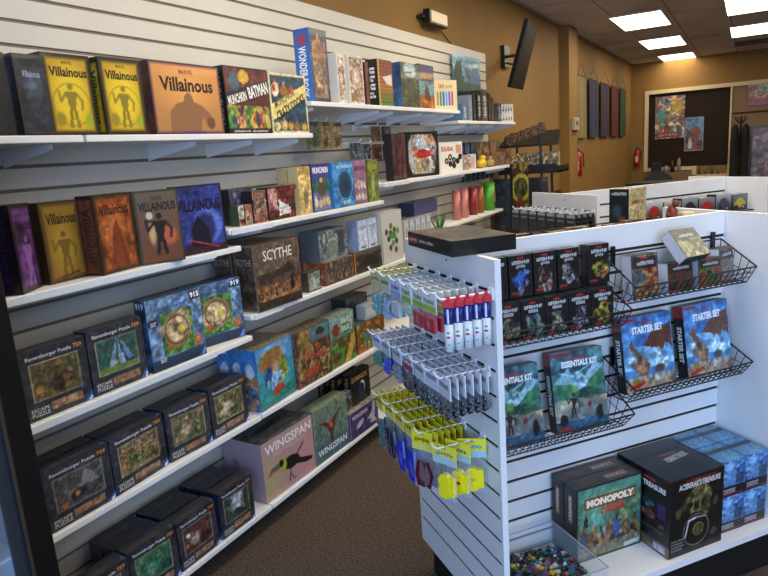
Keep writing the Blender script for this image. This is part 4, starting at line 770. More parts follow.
# middle tier
E2 = [2.008, 1.917, 1.826, 1.734, 1.650, 1.565, 1.49]
WH = 'd4d8e4'
mp = [make_bag(WH, 'c4cad8', '1a7a60', 'tokens', .080, .058, .062, 5, '5a6480'), make_bag(WH, 'c4cad8', '2444c8', 'tokens', .080, .058, .062, 5, '5a6480'),
      make_bag(WH, 'c4cad8', '787e88', 'tokens', .082, .058, .062, 5, '5a6480'), make_bag(WH, '9a1c38', '24242a', 'tokens', .082, .060, .062, 6, '7a2438'), make_bag(WH, 'c8cedc', '202026', 'tokens', .082, .062, .060, 7, '6a7080')]
for m_ in mp: m_.name = 'bag_of_tokens'
sel = [0, 1, 2, 3, 4, 4, 4]; cn = ['green tokens', 'blue tokens', 'clear grey tokens', 'dark tokens with red printed band', 'black tokens']
for i, e in enumerate(E2):
    ghook(GF, e, 1.007, 'white peg hook of the middle tier on the white end panel', 'middle tier of hooks')
    fill(mp[sel[i]], GF - .143, 6, e, 1.007, 'white headed bag of %s, %s in the middle tier' % (cn[sel[i]], ['first from the left', 'second from the left', 'third', 'fourth', 'fifth', 'sixth', 'last before the panel edge'][i]), f'bags on the middle tier hook {i + 1}', .0235)
# top tier
E1 = [1.955, 1.865, 1.78, 1.70, 1.617, 1.54]
tp = [make_bag('d8d488', 'c4c880', '4a9a9a', 'tokens', .080, .060, .085, 6, '7a7a30'), make_bag('c8d0a0', 'c0c8b0', '8aa8c8', 'tokens', .080, .06, .085, 6, '6a7a40'),
      make_bag('c8d0ec', '8a9ad8', 'c8ccd4', 'block', .080, .060, .060, 5, '4a60b8'), make_bag('dce4e4', '9ab838', 'a8b8a0', 'tokens', .080, .062, .03, 5, '6a8a30'),
      make_bag('dce0e0', '9ab838', 'b01c2c', 'block', .080, .058, .060, 5, '6a8a30')]
for m_ in tp: m_.name = 'bag_of_pieces'
sel = [0, 1, 2, 3, 4, 4]; cn = ['pale teal pieces with yellow header', 'pale blue pieces with green header', 'white cubes with blue printed header', 'small pieces with green fruit header', 'red candy with green fruit header']
for i, e in enumerate(E1):
    ghook(GF, e, 1.236, 'white peg hook of the top tier on the white end panel', 'top tier of hooks')
    fill(tp[sel[i]], GF - .150, 6, e, 1.236, 'clear bag of %s, %s in top tier' % (cn[sel[i]], ['first', 'second', 'third', 'fourth', 'fifth', 'sixth'][i]), f'bags on the top tier hook {i + 1}', .0235)
ghook(GF, 1.458, 1.236, 'white peg hook of the top tier on the white end panel', 'top tier of hooks')
t0 = thing('candy_tube', 'white tube with red cap and printed dots', 'candy tube', (0, 0, 0), 0, 'red capped tubes')
REDP = mat('red_plastic', 'c41c22', .3); TUBE = mat('white_tube', 'd8dce0', .35); BLUP = mat('blue_liquid', '1c2478', .3)
MB().rod((0, 0, -.145), (0, 0, -.070), .0125, 14).build('tube_body', TUBE, t0, True)
MB().rod((-.006, 0, -.070), (-.006, 0, -.022), .007, 10).rod((.007, 0, -.070), (.007, 0, -.022), .006, 10).build('syringe_barrel', BLUP, t0, True)
MB().rod((0, -.007, -.066), (0, -.007, -.028), .003, 8).build('plunger', TUBE, t0)
b = MB().box(-.017, -.008, -.024, .017, .008, -.008).rod((0, 0, -.008), (0, 0, .004), .006, 10); b.build('cap', REDP, t0)
d_ = MB().blob((0, -.0125, -.092), .005, .001, .003).blob((0.001, -.0125, -.125), .003, .001, .002); d_.build('green_mark', mat('green_mark', '2a9a4a', .4), t0)
d_ = MB().blob((0, -.0125, -.104), .006, .001, .0035); d_.build('red_mark', mat('red_mark', 'd02030', .4), t0)
for i in range(5):
    loc = W(GF - .135 + i * .029, 1.458, 1.236)
    lb = 'white tube with red cap, %s of five by the panel edge' % ['leftmost', 'second from left', 'middle one', 'fourth from left', 'rightmost'][i]
    if i == 0: t0.location = loc; t0.rotation_euler = (0, 0, RG + .9); t0['label'] = lb
    else: dup(t0, loc, RG + .9, lb)

# black box on the corner
o = carton('boxed_game', .206, .045, .32, '0e0e10', side=[('r', 0, 0, 1, 1, '0e0e10'), ('r', .02, .3, .25, .7, 'a81c24')], st=[(6, (.04, .4, .22, .6), 'e0c0c0'), (15, (.28, .40, .62, .6), 'd0d0d0', 0, .01)],
    front=[('r', 0, 0, 1, 1, '0e0e10')], top=[('n', 3, 5, ['201c18', '4a4238', '2c2a26', '6a6250', '1a1a1c']), ('n', 5, 3, ['1a1816', '5a5448', '242220'], 0, 0, 1, 1, .5)])
pN, pR = (.82, 1.545), (1.10, 1.60)
o.location = (0, 0, 0); A_ = W2(.808, 1.551); B_ = W2(1.014, 1.545)
put(o, A_, B_, 1.3265, .32); tag(o, 'flat black boxed set lying on the top corner of the near display unit', 'board game')

# wire baskets ------------------------------------------------------
def basket(g0, g1, zf, ef, er, zr, zback, label):
    """ef floor front, er rim, wires"""
    t = thing('wire_basket', label, 'wire basket', (0, 0, 0)); r = .0017
    eb = 1.725
    b = MB(); b.path([W(g0, eb, zback), W(g0, er, zr), W(g1, er, zr), W(g1, eb, zback)], .003); b.rod(W(g0, eb, zback), W(g1, eb, zback), .003)
    b.path([W(g0, eb, zf), W(g0, ef, zf), W(g1, ef, zf), W(g1, eb, zf)], .0022); b.build('rim', BLACKM, t)
    b = MB(); n = int((g1 - g0) / .026)
    for i in range(n + 1):
        g = g0 + (g1 - g0) * i / n; b.rod(W(g, er, zr), W(g, ef, zf), r, 4, cap=False)
    for f in (.33, .66): b.rod(W(g0, er + (ef - er) * f, zr + (zf - zr) * f), W(g1, er + (ef - er) * f, zr + (zf - zr) * f), r, 4)
    b.build('front_wires', BLACKM, t)
    b = MB()
    for i in range(n + 1):
        g = g0 + (g1 - g0) * i / n; b.rod(W(g, ef, zf), W(g, eb, zf), r, 4, cap=False)
    for f in (.3, .65): b.rod(W(g0, ef + (eb - ef) * f, zf), W(g1, ef + (eb - ef) * f, zf), r, 4)
    b.build('bottom_wires', BLACKM, t)
    for g in (g0, g1):
        b = MB()
        for f in (.0, .2, .4, .6, .8, 1): b.rod(W(g, eb + (er - eb) * f, zback + (zr - zback) * f), W(g, eb + (ef - eb) * f, zf), r, 4)
        zm = (zf + zback) / 2
        b.rod(W(g, eb, zm), W(g, (er + ef) / 2, (zr + zf) / 2), r, 4); b.build('side_wires', BLACKM, t)
    for g in (g0 + .04, g1 - .04):
        b = MB(); gbox(b, g - .008, 1.722, zback - .04, g + .008, 1.730, zback + .03); b.build('slat_clip', BLACKM, t)
    return t
basket(.905, 1.462, 1.012, 1.600, 1.562, 1.072, 1.15, 'black wire basket holding ten small black miniature boxes, upper left')
basket(1.485, 2.034, 1.078, 1.610, 1.572, 1.140, 1.225, 'black wire basket on the upper right holding tumbled small boxes')
basket(.905, 1.462, .655, 1.595, 1.545, .715, .82, 'black wire basket holding the two teal kit boxes')
basket(1.485, 2.032, .730, 1.605, 1.565, .785, .86, 'black wire basket holding the two blue starter boxes')
def gput(o, g0, g1, e0, e1, z, d, tilt=0): return put(o, W2(g0, e0), W2(g1, e1), z, d, tilt)
def mini(name, label, g0, e0, g1, e1, z, h, d, seed, pal, base='101114', line2=7, tilt=.05):
    w = math.hypot(g1 - g0, e1 - e0)
    o = carton(name, w, h, d, base, res=.0028, front=[('r', 0, 0, 1, 1, base), ('mm', seed, 6, [base, pal[0], pal[1], pal[2], base], .52, .34, .40, .28, .25), ('mm', seed + 3, 10, [pal[1], pal[0], base, pal[2]], .5, .40, .2, .22, .3), ('r', .06, .06, .4, .11, 'a02420'), ('r', .36, .90, .64, .95, 'b02828'), ('b', .012, '2a2c30')],
        ft=[(9, (.12, .78, .9, .87), 'c8ccd0', 0, .03), (line2, (.3, .68, .72, .76), 'b8bcc0', 0, .02)], side=[('r', 0, 0, 1, 1, '1a1b20')], top=[('r', 0, 0, 1, 1, '17181c')])
    gput(o, g0, g1, e0, e1, z, d, tilt); return tag(o, label, 'miniature box')
pals = [['3a4a44', '6a7a5a', '8a6a4a'], ['3a5058', '5a8088', '7a8a70'], ['3a4a58', '6a90a0', '8a8a70'], ['3a3444', '8a90b0', '5a4a5a'], ['5a6a24', 'b0942c', '8a4a2a']]
lbs = ['with dull olive creature', 'with grey-teal troll', 'with steel blue troll', 'with pale lilac ghost', 'with yellow-green brute']
for i in range(5):
    g = .985 + i * .0905; mini('miniature_box', f'black miniature box {lbs[i]}, front row of upper left basket', g, 1.615, g + .084, 1.612, 1.016, .128, .045, 200 + i * 7, pals[i])
pals2 = [['1c2c34', '24343a', '2a2a2a'], ['2050b0', '3a80d8', '6a4a34'], ['4a4c50', '9a9ca0', '6a2a24'], ['4a4c50', '9a9ca0', '5a5a50'], ['6a6a24', 'b09a34', '8a3a2a']]
lbs2 = ['with faint dark cover by the panel edge', 'with bright blue creature', 'with grey winged creature beside the blue one', 'with grey winged creature beside the yellow one', 'with yellow and red creature, top right']
for i in range(5):
    g = .975 + i * .0925 + (.03 if i == 4 else 0); mini('miniature_box', f'black miniature box {lbs2[i]}, back row', g, 1.665, g + .084, 1.665, 1.148, .132, .045, 260 + i * 7, pals2[i], line2=6)
for i in range(5):
    g = .975 + i * .0925 + (.03 if i == 4 else 0); mini('miniature_box', f'black miniature box hidden under the back row, {["first", "second", "third", "fourth", "fifth"][i]} from the panel edge', g, 1.668, g + .084, 1.668, 1.016, .130, .045, 290 + i, pals2[0])
# basket 1: tumbled boxes with white spines
def spinebox(label, g0, e0, g1, e1, z, h, seed, pal, d=.05, tilt=.1, sp='b8bcc8'):
    w = math.hypot(g1 - g0, e1 - e0)
    o = carton('miniature_box', w, h, d, '15161a', res=.0028, front=[('n', seed, 4, pal), ('r', .05, .68, .95, .95, '18191d', .8), ('b', .015, '20222a'), ('r', .35, .9, .6, .95, 'a82828'), ('r', .05, .04, .35, .09, 'a82828')], ft=[(8, (.2, .76, .85, .85), 'b8bcc4', 0, .02)], side=[('r', 0, 0, 1, 1, sp), ('r', .3, .1, .7, .4, '8a90a0')], top=[('r', 0, 0, 1, 1, '15161a')])
    gput(o, g0, g1, e0, e1, z, d, tilt); return tag(o, label, 'miniature box')
spinebox('tall box with red and teal battle scene, left in upper right basket', 1.515, 1.615, 1.625, 1.612, 1.080, .150, 310, ['1c1a1c', '7a2c24', 'b0823a', '2a4a5a', '8a3a2c'])
spinebox('box with dark red scene, second in the upper right basket', 1.668, 1.612, 1.778, 1.610, 1.080, .105, 320, ['1a1c1c', '3a3a30', '6a2c24', '24241f'])
spinebox('box with green and red scene, third in the upper right basket', 1.806, 1.612, 1.915, 1.610, 1.080, .102, 330, ['241c1a', '3a6a30', '8a3424', '6a3a2a'])
spinebox('grey box with pale swirling scene at the right end of the upper right basket', 1.922, 1.622, 2.010, 1.640, 1.080, .125, 340, ['4a5454', '6a7470', '7a4a3a', '5a6460'])
o = carton('miniature_box', .125, .045, .115, '17181a', res=.0028, top=[('n', 350, 3, ['4a4a3a', '8a8a60', '3a3a30', 'a8a878']), ('r', .02, .62, .98, .98, '2a2a24', .7), ('b', .02, '17181a')], tt=[(8, (.2, .70, .8, .80), 'b8bcc4', 0, .02)], side=[('r', 0, 0, 1, 1, 'b4b8c4')], front=[('r', 0, 0, 1, 1, '1c1c18')])
o.location = W(1.775, 1.665, 1.222); o.rotation_euler = (.85, 0, GA + .10); tag(o, 'box with pale yellow smoke cover, tipped on top of the other basket boxes', 'miniature box')
# kits
ess = [('n', 400, 3, ['2a5a6c', '3a7484', '1f4656', '4a8a90']), ('n', 401, 5, ['24505c', '2c6a58', '3a8a4a', '1c3a44'], .0, .42, 1, .72, .8), ('p', [(.02, .62), (.30, .80), (.42, .66), (.5, .72), (.62, .66), (.80, .82), (.99, .78), (.72, .62), (.56, .52), (.46, .50), (.34, .58)], '7ab0c8', .9), ('e', .52, .60, .08, .1, '5a98b0', .3), ('e', .42, .52, .09, .06, '5aa040', .5), ('g', 'a89c7c', '6a7a88', 0, .12, 1, .40), ('n', 403, 4, ['a89c78', 'c0b490', '4a6068', '2a3c48'], 0, .12, 1, .40, .6), ('r', 0, .0, 1, .13, '1f4866'), ('n', 404, 5, ['1f4866', '2c6088', '173650'], 0, 0, 1, .14), ('mm', 421, 8, ['6aa0b8', '9cc8d8', '3a6c80'], .5, .62, .16, .12, .3), ('l', .50, .72, .80, .82, .012, 'a8d0e0'), ('l', .42, .68, .14, .74, .012, 'a8d0e0'), ('mm', 422, 9, ['1c3a30', '2c6a40', '0f2028'], .75, .42, .2, .05, .3), ('man', .36, .17, .30, '2a1c1c'), ('mm', 423, 9, ['6a2a1c', '3a1a14'], .66, .30, .08, .08, .3), ('e', .85, .2, .07, .11, '151c20', .2), ('e', .15, .16, .08, .08, '151c20', .2), ('r', .03, .945, .36, .985, '9a1c24'), ('r', .03, .02, .32, .06, 'a01c24')]
est = [('ESSENTIALS KIT', (.20, .80, .88, .88), 'dfe6ea', 0, .05), ('DUNGEONS', (.36, .89, .68, .93), 'b01c24', 0, .02)]
sta = [('g', '2a64b0', '3a84c8'), ('n', 410, 3, ['2a60a8', '4a90cc', '2454a0'], 0, .3, 1, 1, .7), ('n', 411, 4, ['5a9ad0', '8ac0e0', '3a70b0'], 0, .3, 1, .6, .7), ('p', [(.38, .60), (.62, .78), (.97, .86), (.99, .50), (.84, .60), (.74, .42), (.62, .55)], '5a3426'), ('l', .62, .76, .84, .46, .012, '7a4a34'), ('l', .62, .76, .97, .6, .012, '7a4a34'), ('p', [(.10, .62), (.20, .50), (.30, .22), (.45, .16), (.50, .34), (.36, .44), (.24, .60), (.18, .70)], '6a4a38'), ('mm', 431, 8, ['6a4a38', '9a7450', '3a2a24'], .30, .34, .14, .14, .3, 40), ('mm', 432, 9, ['7ab0d8', 'b8dcf0', '3a78b8'], .72, .40, .18, .16, .3), ('mm', 433, 9, ['7ab0d8', 'a8d0f0', '3a78b8'], .16, .44, .12, .1, .3), ('g', '8a7060', '6a5a50', 0, .0, 1, .14), ('n', 413, 6, ['8a7860', 'b0a088', '5a4a44'], 0, 0, 1, .2, .8), ('e', .70, .26, .12, .07, '4a3c38', .4), ('e', .62, .14, .06, .06, 'd0d0d0', .4), ('e', .22, .14, .1, .09, '8a7a34', .4), ('r', .04, .945, .3, .98, 'b01c24'), ('p', [(.05, .03), (.38, .08), (.38, .14), (.05, .08)], 'b81c24')]
stt = [('STARTER SET', (.20, .77, .82, .87), 'e4eaf0', 0, .05), ('DUNGEONS', (.42, .90, .62, .94), 'b01c24', 0, .02)]
def kit(label, g0, e0, g1, e1, z, h, ops, txt, spine, tilt):
    w = math.hypot(g1 - g0, e1 - e0); d = .045
    o = carton('role_play_kit', w, h, d, '16181c', res=.0026, front=ops, ft=txt, side=[('r', 0, 0, 1, 1, '14161c'), ('r', 0, .84, 1, 1, '8a1c24')], st=[(spine, (.28, .22, .72, .72), 'd8dce0', -90, .04)], top=[('r', 0, 0, 1, 1, '2a3c50')])
    gput(o, g0, g1, e0, e1, z, d, tilt); return tag(o, label, 'role-playing game')
kit('teal kit box with white dragon over snowy battlefield, partly cut by the panel edge', .955, 1.612, 1.150, 1.607, .660, .262, ess, est, 'ESSENTIALS KIT', .17)
kit('teal kit box with white dragon over snowy battlefield, showing its lettered spine', 1.205, 1.618, 1.405, 1.600, .662, .272, ess, est, 'ESSENTIALS KIT', .17)
kit('blue starter box with brown winged dragon, left one of the pair', 1.510, 1.632, 1.735, 1.632, .735, .266, sta, stt, 'STARTER SET', .15)
kit('blue starter box with brown winged dragon, right one near the smooth panel', 1.795, 1.632, 2.022, 1.640, .735, .268, sta, stt, 'STARTER SET', .15)
# base shelf boxes
mono = [('g', '4a8a78', '5a6a3a'), ('e', .5, .72, .5, .2, 'a8b070', .8), ('n', 500, 4, ['3a6a5a', '5a8a6a', '2a4a40', '8a9a50'], 0, .1, 1, .8, .5), ('e', .3, .55, .2, .2, '5aa890', .8), ('p', [(.1, .45), (.14, .66), (.18, .45)], '1c2420'), ('crowd', 12, .12, .55, ['6a3a24', '2a2c34', '4a6ab0', '2a4a8a', '8a6a34', '5a2a20', '3a5a9a'], 7), ('crowd', 15, .06, .36, ['8a5a2c', '1c1c20', '7a3a20'], 5), ('n', 507, 5, ['5a5a44', '7a7a60', '3a3c30'], 0, .03, 1, .18, .8), ('r', .12, .70, .90, .84, '1c1c14'), ('r', .13, .71, .89, .83, 'a86a34'), ('r', .72, .03, .96, .09, 'c8ccd0', .7), ('b', .02, '14120f')]
for i in range(2):
    o = carton('boxed_game', .28, .278, .068, '1a1612', res=.0026, front=mono, ft=[('MONOPOLY', (.15, .72, .87, .82), 'f0e0c8', 0, .06), ('DUNGEONS', (.36, .64, .72, .69), 'c02c24', 0, .04), ('& DRAGONS', (.36, .585, .72, .635), 'c02c24', 0, .04)],
        side=[('r', 0, 0, 1, 1, '1a1612'), ('r', .35, .5, .65, .88, '8a5a34')], st=[('MONOPOLY', (.38, .53, .62, .86), 'd8c0a0', -90, .04)], top=[('n', 5, 4, ['1c1a16', '2c2822']), ('r', .5, .2, .85, .7, '5a4430'), ('r', .12, .3, .36, .65, '5a2420')], tt=[('MONOPOLY', (.52, .3, .83, .6), 'a89078', 0, .03)])
    gput(o, 1.253, 1.533, 1.584 + .0705 * i, 1.580 + .0705 * i, .191, .068); tag(o, ['square dark box with fantasy heroes under an orange title bar, facing out', 'square dark box standing directly behind the fantasy heroes cover'][i], 'board game')
acer = [('r', 0, 0, 1, 1, '0c0c0e'), ('mm', 510, 5, ['2a2814', '6a6238', '3c3a1c', '7a7244', '1c1a10'], .5, .62, .35, .28, .2), ('e', .38, .62, .06, .05, '15130c', .2), ('e', .62, .62, .06, .05, '15130c', .2), ('e', .5, .46, .16, .06, '1a180e', .3), ('e', .16, .56, .05, .07, '4a4620', .3), ('e', .85, .58, .05, .07, '4a4620', .3), ('e', .5, .28, .24, .22, '0c0c0e'), ('ring', .5, .28, .2, .02, '5a5a54'), ('l', .30, .22, .36, .42, .02, 'c8c8c4'), ('l', .36, .42, .50, .44, .02, 'd8d8d4'), ('l', .5, .44, .68, .42, .015, 'a0a09c'), ('e', .54, .28, .1, .08, '4a4420', .3), ('ring', .54, .28, .08, .012, '8a7a3a'), ('e', .84, .18, .07, .05, '3a3c40'), ('b', .008, '26262a')]
o = carton('boxed_game', .247, .292, .25, '0c0c0e', res=.0026, front=acer, ft=[("ACERERAK'S TREASURE", (.16, .85, .93, .925), 'd0d0cc', 0, .03), ('DUNGEONS & DRAGONS', (.3, .93, .85, .96), 'a82420', 0, .02), (15, (.04, .20, .28, .225), '8a8a8a'), (10, (.04, .16, .26, .185), '8a8a8a'), (10, (.04, .12, .28, .145), '8a8a8a'), (7, (.04, .08, .24, .105), '8a8a8a')],
    side=[('r', 0, 0, 1, 1, '0e0e10'), ('r', .52, .9, .75, .93, 'a82420'), ('mm', 91, 6, ['3a6a80', '1c2c38', '5a8a98'], .62, .60, .12, .06, .3), ('mm', 92, 6, ['8a2c24', '3a1a18', 'b86a50'], .62, .46, .12, .07, .3), ('r', .78, .46, .93, .66, '3a2258'), ('mm', 93, 6, ['7a2420', '5a3a80'], .85, .36, .07, .05, .3), ('r', .1, .26, .9, .30, '5a5a60', .5), ('r', 0, 0, 1, .14, '3a2c20'), ('n', 3, 6, ['3a2c20', '7a5a3c', '2a2018'], 0, 0, 1, .14), ('r', .72, .03, .93, .11, 'a8b8d8')], st=[('TREASURE', (.52, .80, .93, .87), 'd8d8d8', 0, .05)],
    top=[('r', 0, 0, 1, 1, '0c0c0e'), ('r', .42, .60, .75, .64, '8a1c1c')], tt=[("ACERERAK'S TREASURE", (.40, .44, .84, .56), 'b8b8b8', 8, .02)])
gput(o, 1.539, 1.786, 1.460, 1.461, .191, .25); tag(o, 'large black cube shaped box with stone face and claw on the front', 'board game')
icon = [('g', '3a70b0', '16181c'), ('n', 520, 3, ['2a5c9c', '5a98d8', '1c4078', '3a78c0'], 0, .28, 1, 1), ('p', [(.1, .95), (.35, .4), (.6, .9)], '8ac0f0', .5), ('r', 0, 0, 1, .28, '14161a'), ('r', .05, .03, .95, .07, 'a01c20'), ('r', .6, .3, .95, .6, '1c2a40', .7)]
posn = {(0, 0, 0): 'lower front left', (1, 0, 0): 'lower front right', (0, 0, 1): 'upper front left', (1, 0, 1): 'upper front right', (0, 1, 0): 'lower back left', (1, 1, 0): 'lower back right', (0, 1, 1): 'upper back left', (1, 1, 1): 'upper back right'}
for (i, j, k_), lb in posn.items():
    t = thing('icon_box', f'blue icy miniature carton, {lb} of the block by the smooth panel', 'miniature box')
    carton('carton', .112, .140, .118, '2a4c78', res=.0035, front=icon, ft=[('DUNGEONS', (.1, .16, .6, .22), 'b0b4b8', 0, .03), ('& DRAGONS', (.1, .09, .6, .15), 'b0b4b8', 0, .03)], side=[('g', '3a70b0', '1c3458'), ('n', 521, 3, ['2a5c9c', '4a88c8', '1c4078'], 0, .2, 1, 1)],
        top=[('n', 522, 3, ['3a6c9c', '4a84b4', '244868']), ('e', .5, .12, .42, .34, '4a80b0', .05), ('r', .0, .55, 1, .75, '1c2c40')], parent=t)
    g0 = 1.808 + i * .116; put(t, W2(g0, 1.488 + j * .123), W2(g0 + .112, 1.486 + j * .123), .191 + k_ * .1415, .118)
    if k_: MB().prism([(-.04 + .08 * a / 8, -.057 + .022 * math.sin(PI * a / 8)) for a in range(9)], .1402, .1412).build('window_flap', mat('flap_blue', '5a90c0', .3), t)

# dice bin ------------------------------------------------------------
ACR = mat('clear_acrylic', 'dfe8f0', .05, alpha=.14, spec=.8)
t = thing('acrylic_bin', 'clear acrylic bin full of loose dice at the end of the base shelf', 'bin', (0, 0, 0))
g0, g1, e0, e1, z0, z1 = .90, 1.232, 1.40, 1.690, .191, .305
b = MB(); gbox(b, g0, e0, z0, g1, e1, z0 + .004); b.build('bin_floor', ACR, t)
for nm, a in (('front_wall', (g0, e0, g1, e0 + .004)), ('back_wall', (g0, e1 - .004, g1, e1)), ('right_wall', (g1 - .004, e0 + .004, g1, e1 - .004)), ('left_wall', (g0, e0 + .004, g0 + .004, e1 - .004))):
    b = MB(); gbox(b, a[0], a[1], z0 + .004, a[2], a[3], z1); b.build(nm, ACR, t)
b = MB(); EDG = mat('acrylic_edge', '8a9aa8', .2)
b.mt(EDG)
for a in ((g0, e0, g1, e0 + .004), (g0, e1 - .004, g1, e1), (g1 - .004, e0 + .004, g1, e1 - .004)): gbox(b, a[0], a[1], z1, a[2], a[3], z1 + .0015)
b.build('polished_edge', None, t)
def die_mesh(kind):
    b = MB(); s = .0092
    if kind == 0: b.box(-s, -s, -s, s, s, s)
    elif kind == 1: b.blob((0, 0, 0), .0128, .0128, .0128, 6, 4)
    elif kind == 2: b.add([(0, 0, .013), (0, 0, -.013), (.011, 0, 0), (-.011, 0, 0), (0, .011, 0), (0, -.011, 0)], [(0, 2, 4), (0, 4, 3), (0, 3, 5), (0, 5, 2), (1, 4, 2), (1, 3, 4), (1, 5, 3), (1, 2, 5)])
    return b
DC = [('black', '101114'), ('dark purple', '1e1428'), ('dark green', '16301c'), ('charcoal', '24262a'), ('black', '101114'), ('dark purple', '1e1428'), ('dark green', '16301c'), ('charcoal', '24262a'), ('dark teal', '12302f'), ('red', '8a1c28'), ('green', '22702a'), ('olive', '3a4020'), ('brown', '3a2418'), ('navy', '141c3c'), ('teal', '1c6a6a'), ('purple', '4a2a78'), ('white', 'a8acb0'), ('black', '17181c'), ('pink', '9a5060'), ('blue', '2a4a9a'), ('yellow', 'a89c20'), ('maroon', '4a1a28'), ('grey', '5a5e68')]
dm = {}
rr = random.Random(5)
def heap(g, e): return .262 + .020 * math.sin((g - .9) * 9) * math.cos((e - 1.40) * 8) - .03 * (g - .9) / .33
b = MB()
for g_ in np.arange(g0 + .012, g1 - .012, .0185):
    for e_ in np.arange(e0 + .014, e1 - .014, .0185):
        for lay in range(2):
            s = .0075; c = W(g_, e_, heap(g_, e_) - .03 - lay * .018); b.box(c[0] - s, c[1] - s, c[2] - s, c[0] + s, c[1] + s, c[2] + s)
gbox(b, g0 + .006, e0 + .006, z0 + .0045, g1 - .006, e1 - .006, .203)
o = b.build('dice_heap', mat('heap_dice', '2c2c34', .4, noise=(60, '1c1c24', '4a3a4a'))); tag(o, 'buried lower layers of loose mixed dice filling the clear bin', 'dice', kind='stuff')
for gi in range(17):
    for ei in range(14):
        g_ = g0 + .0155 + gi * .0186 + rr.uniform(-.0015, .0015); e_ = e0 + .0155 + ei * .0190 + rr.uniform(-.0015, .0015)
        kd = rr.choice([0, 1, 1, 2]); cn_, hxv = rr.choice(DC)
        if (kd, cn_) not in dm:
            o = die_mesh(kd).build('die', mat('die_' + cn_, hxv, .2, spec=.7)); dm[(kd, cn_)] = o
        else: o = dm[(kd, cn_)].copy(); C.objects.link(o)
        o.location = W(g_, e_, heap(g_, e_) - .008 + rr.uniform(0, .004)); o.rotation_euler = (rr.uniform(0, 6), rr.uniform(0, 6), rr.uniform(0, 6))
        tag(o, f'{cn_} {["six-sided", "many-sided", "eight-sided"][kd]} die lying loose on top in the clear bin', 'die', f'loose {cn_} {["six-sided", "many-sided", "eight-sided"][kd]} dice')

# monster box and cars behind ------------------------------------------------
o = carton('boxed_game', .11, .17, .085, '16140f', res=.004, front=[('r', 0, 0, 1, 1, 'b8a46a'), ('n', 3, 4, ['b8a46a', 'a8945a', 'c4b27a']), ('r', .1, .08, .9, .12, '3a2a1c')] + [('l', .15, y, .85, y, .008, '9a8450') for y in (.5, .44, .38, .32, .26, .2)], ft=[(8, (.14, .66, .86, .74), '9a2a1c', 0, .04)],
    side=[('r', 0, 0, 1, 1, '101214'), ('e', .4, .5, .3, .2, '1c4050', .5), ('e', .65, .3, .25, .14, '8a2c1c', .5)], st=[(8, (.12, .86, .88, .93), 'b0b0b0', 0, .03)], top=[('r', 0, 0, 1, 1, '14120f')])
pA = W2(1.722, 1.868); pB = W2(1.835, 1.895); put(o, pA, pB, 1.262, .085); tag(o, 'black and cream boxed figure with red title standing behind the near display unit', 'boxed figure')
bt = thing('wire_basket', 'black wire basket on the rear side of the near display unit', 'wire basket', (0, 0, 0))
b = MB()
for i in range(24): b.rod(W(1.0 + i * .042, 1.765, 1.258), W(1.0 + i * .042, 2.0, 1.258), .002, 4)
b.build('bottom_wires', BLACKM, bt)
b = MB(); b.path([W(1.0, 1.765, 1.258), W(1.0, 2.0, 1.258), W(1.966, 2.0, 1.258), W(1.966, 1.765, 1.258)], .003); b.path([W(1.0, 1.765, 1.29), W(1.0, 2.03, 1.29), W(1.966, 2.03, 1.29), W(1.966, 1.765, 1.29)], .003); b.build('rim', BLACKM, bt)
for i in range(9):
    c = ['6a4a34', '3c3a38', '8a6a50', '4a3228', '5a5048', '7a5a44', '30302e', '6a5844'][i % 8]
    o = carton('card_pack', .085, .048 + .006 * (i % 3), .03, c, front=[('n', i + 70, 4, [c, '2a2422', 'a89078'])], top=[('n', i + 71, 4, [c, '2a2422', 'a89078'])], res=.008)
    put(o, W2(1.01 + i * .083, 1.83), W2(1.01 + i * .083 + .08, 1.83), 1.2605, .03); tag(o, 'small brown card pack in the rear basket, its top edge just showing', 'card pack', 'packs in the rear basket')
mn = thing('miniature_figure', 'dark brown miniature figure right of the cream boxed figure', 'figurine', W(1.93, 1.86, 1.2605))
MB().lathe([(.03, 0), (.03, .012), (.022, .02)], 12).build('base', mat('mini_base', '241c18', .5), mn); MB().blob((0, 0, .055), .022, .022, .04, 8, 6, .35, 3).blob((.012, 0, .10), .014, .012, .014).build('body', mat('mini_brown', '4a3026', .6, noise=(90, '2a1c18', '8a3428')), mn)
mn2 = thing('miniature_figure', 'tiny pale round model behind the near display unit', 'figurine', W(1.985, 1.84, 1.2605))
MB().lathe([(.03, 0), (.034, .045), (.026, .062), (.012, .066)], 14).build('body', mat('pale_wood', 'b8ac84', .5), mn2)
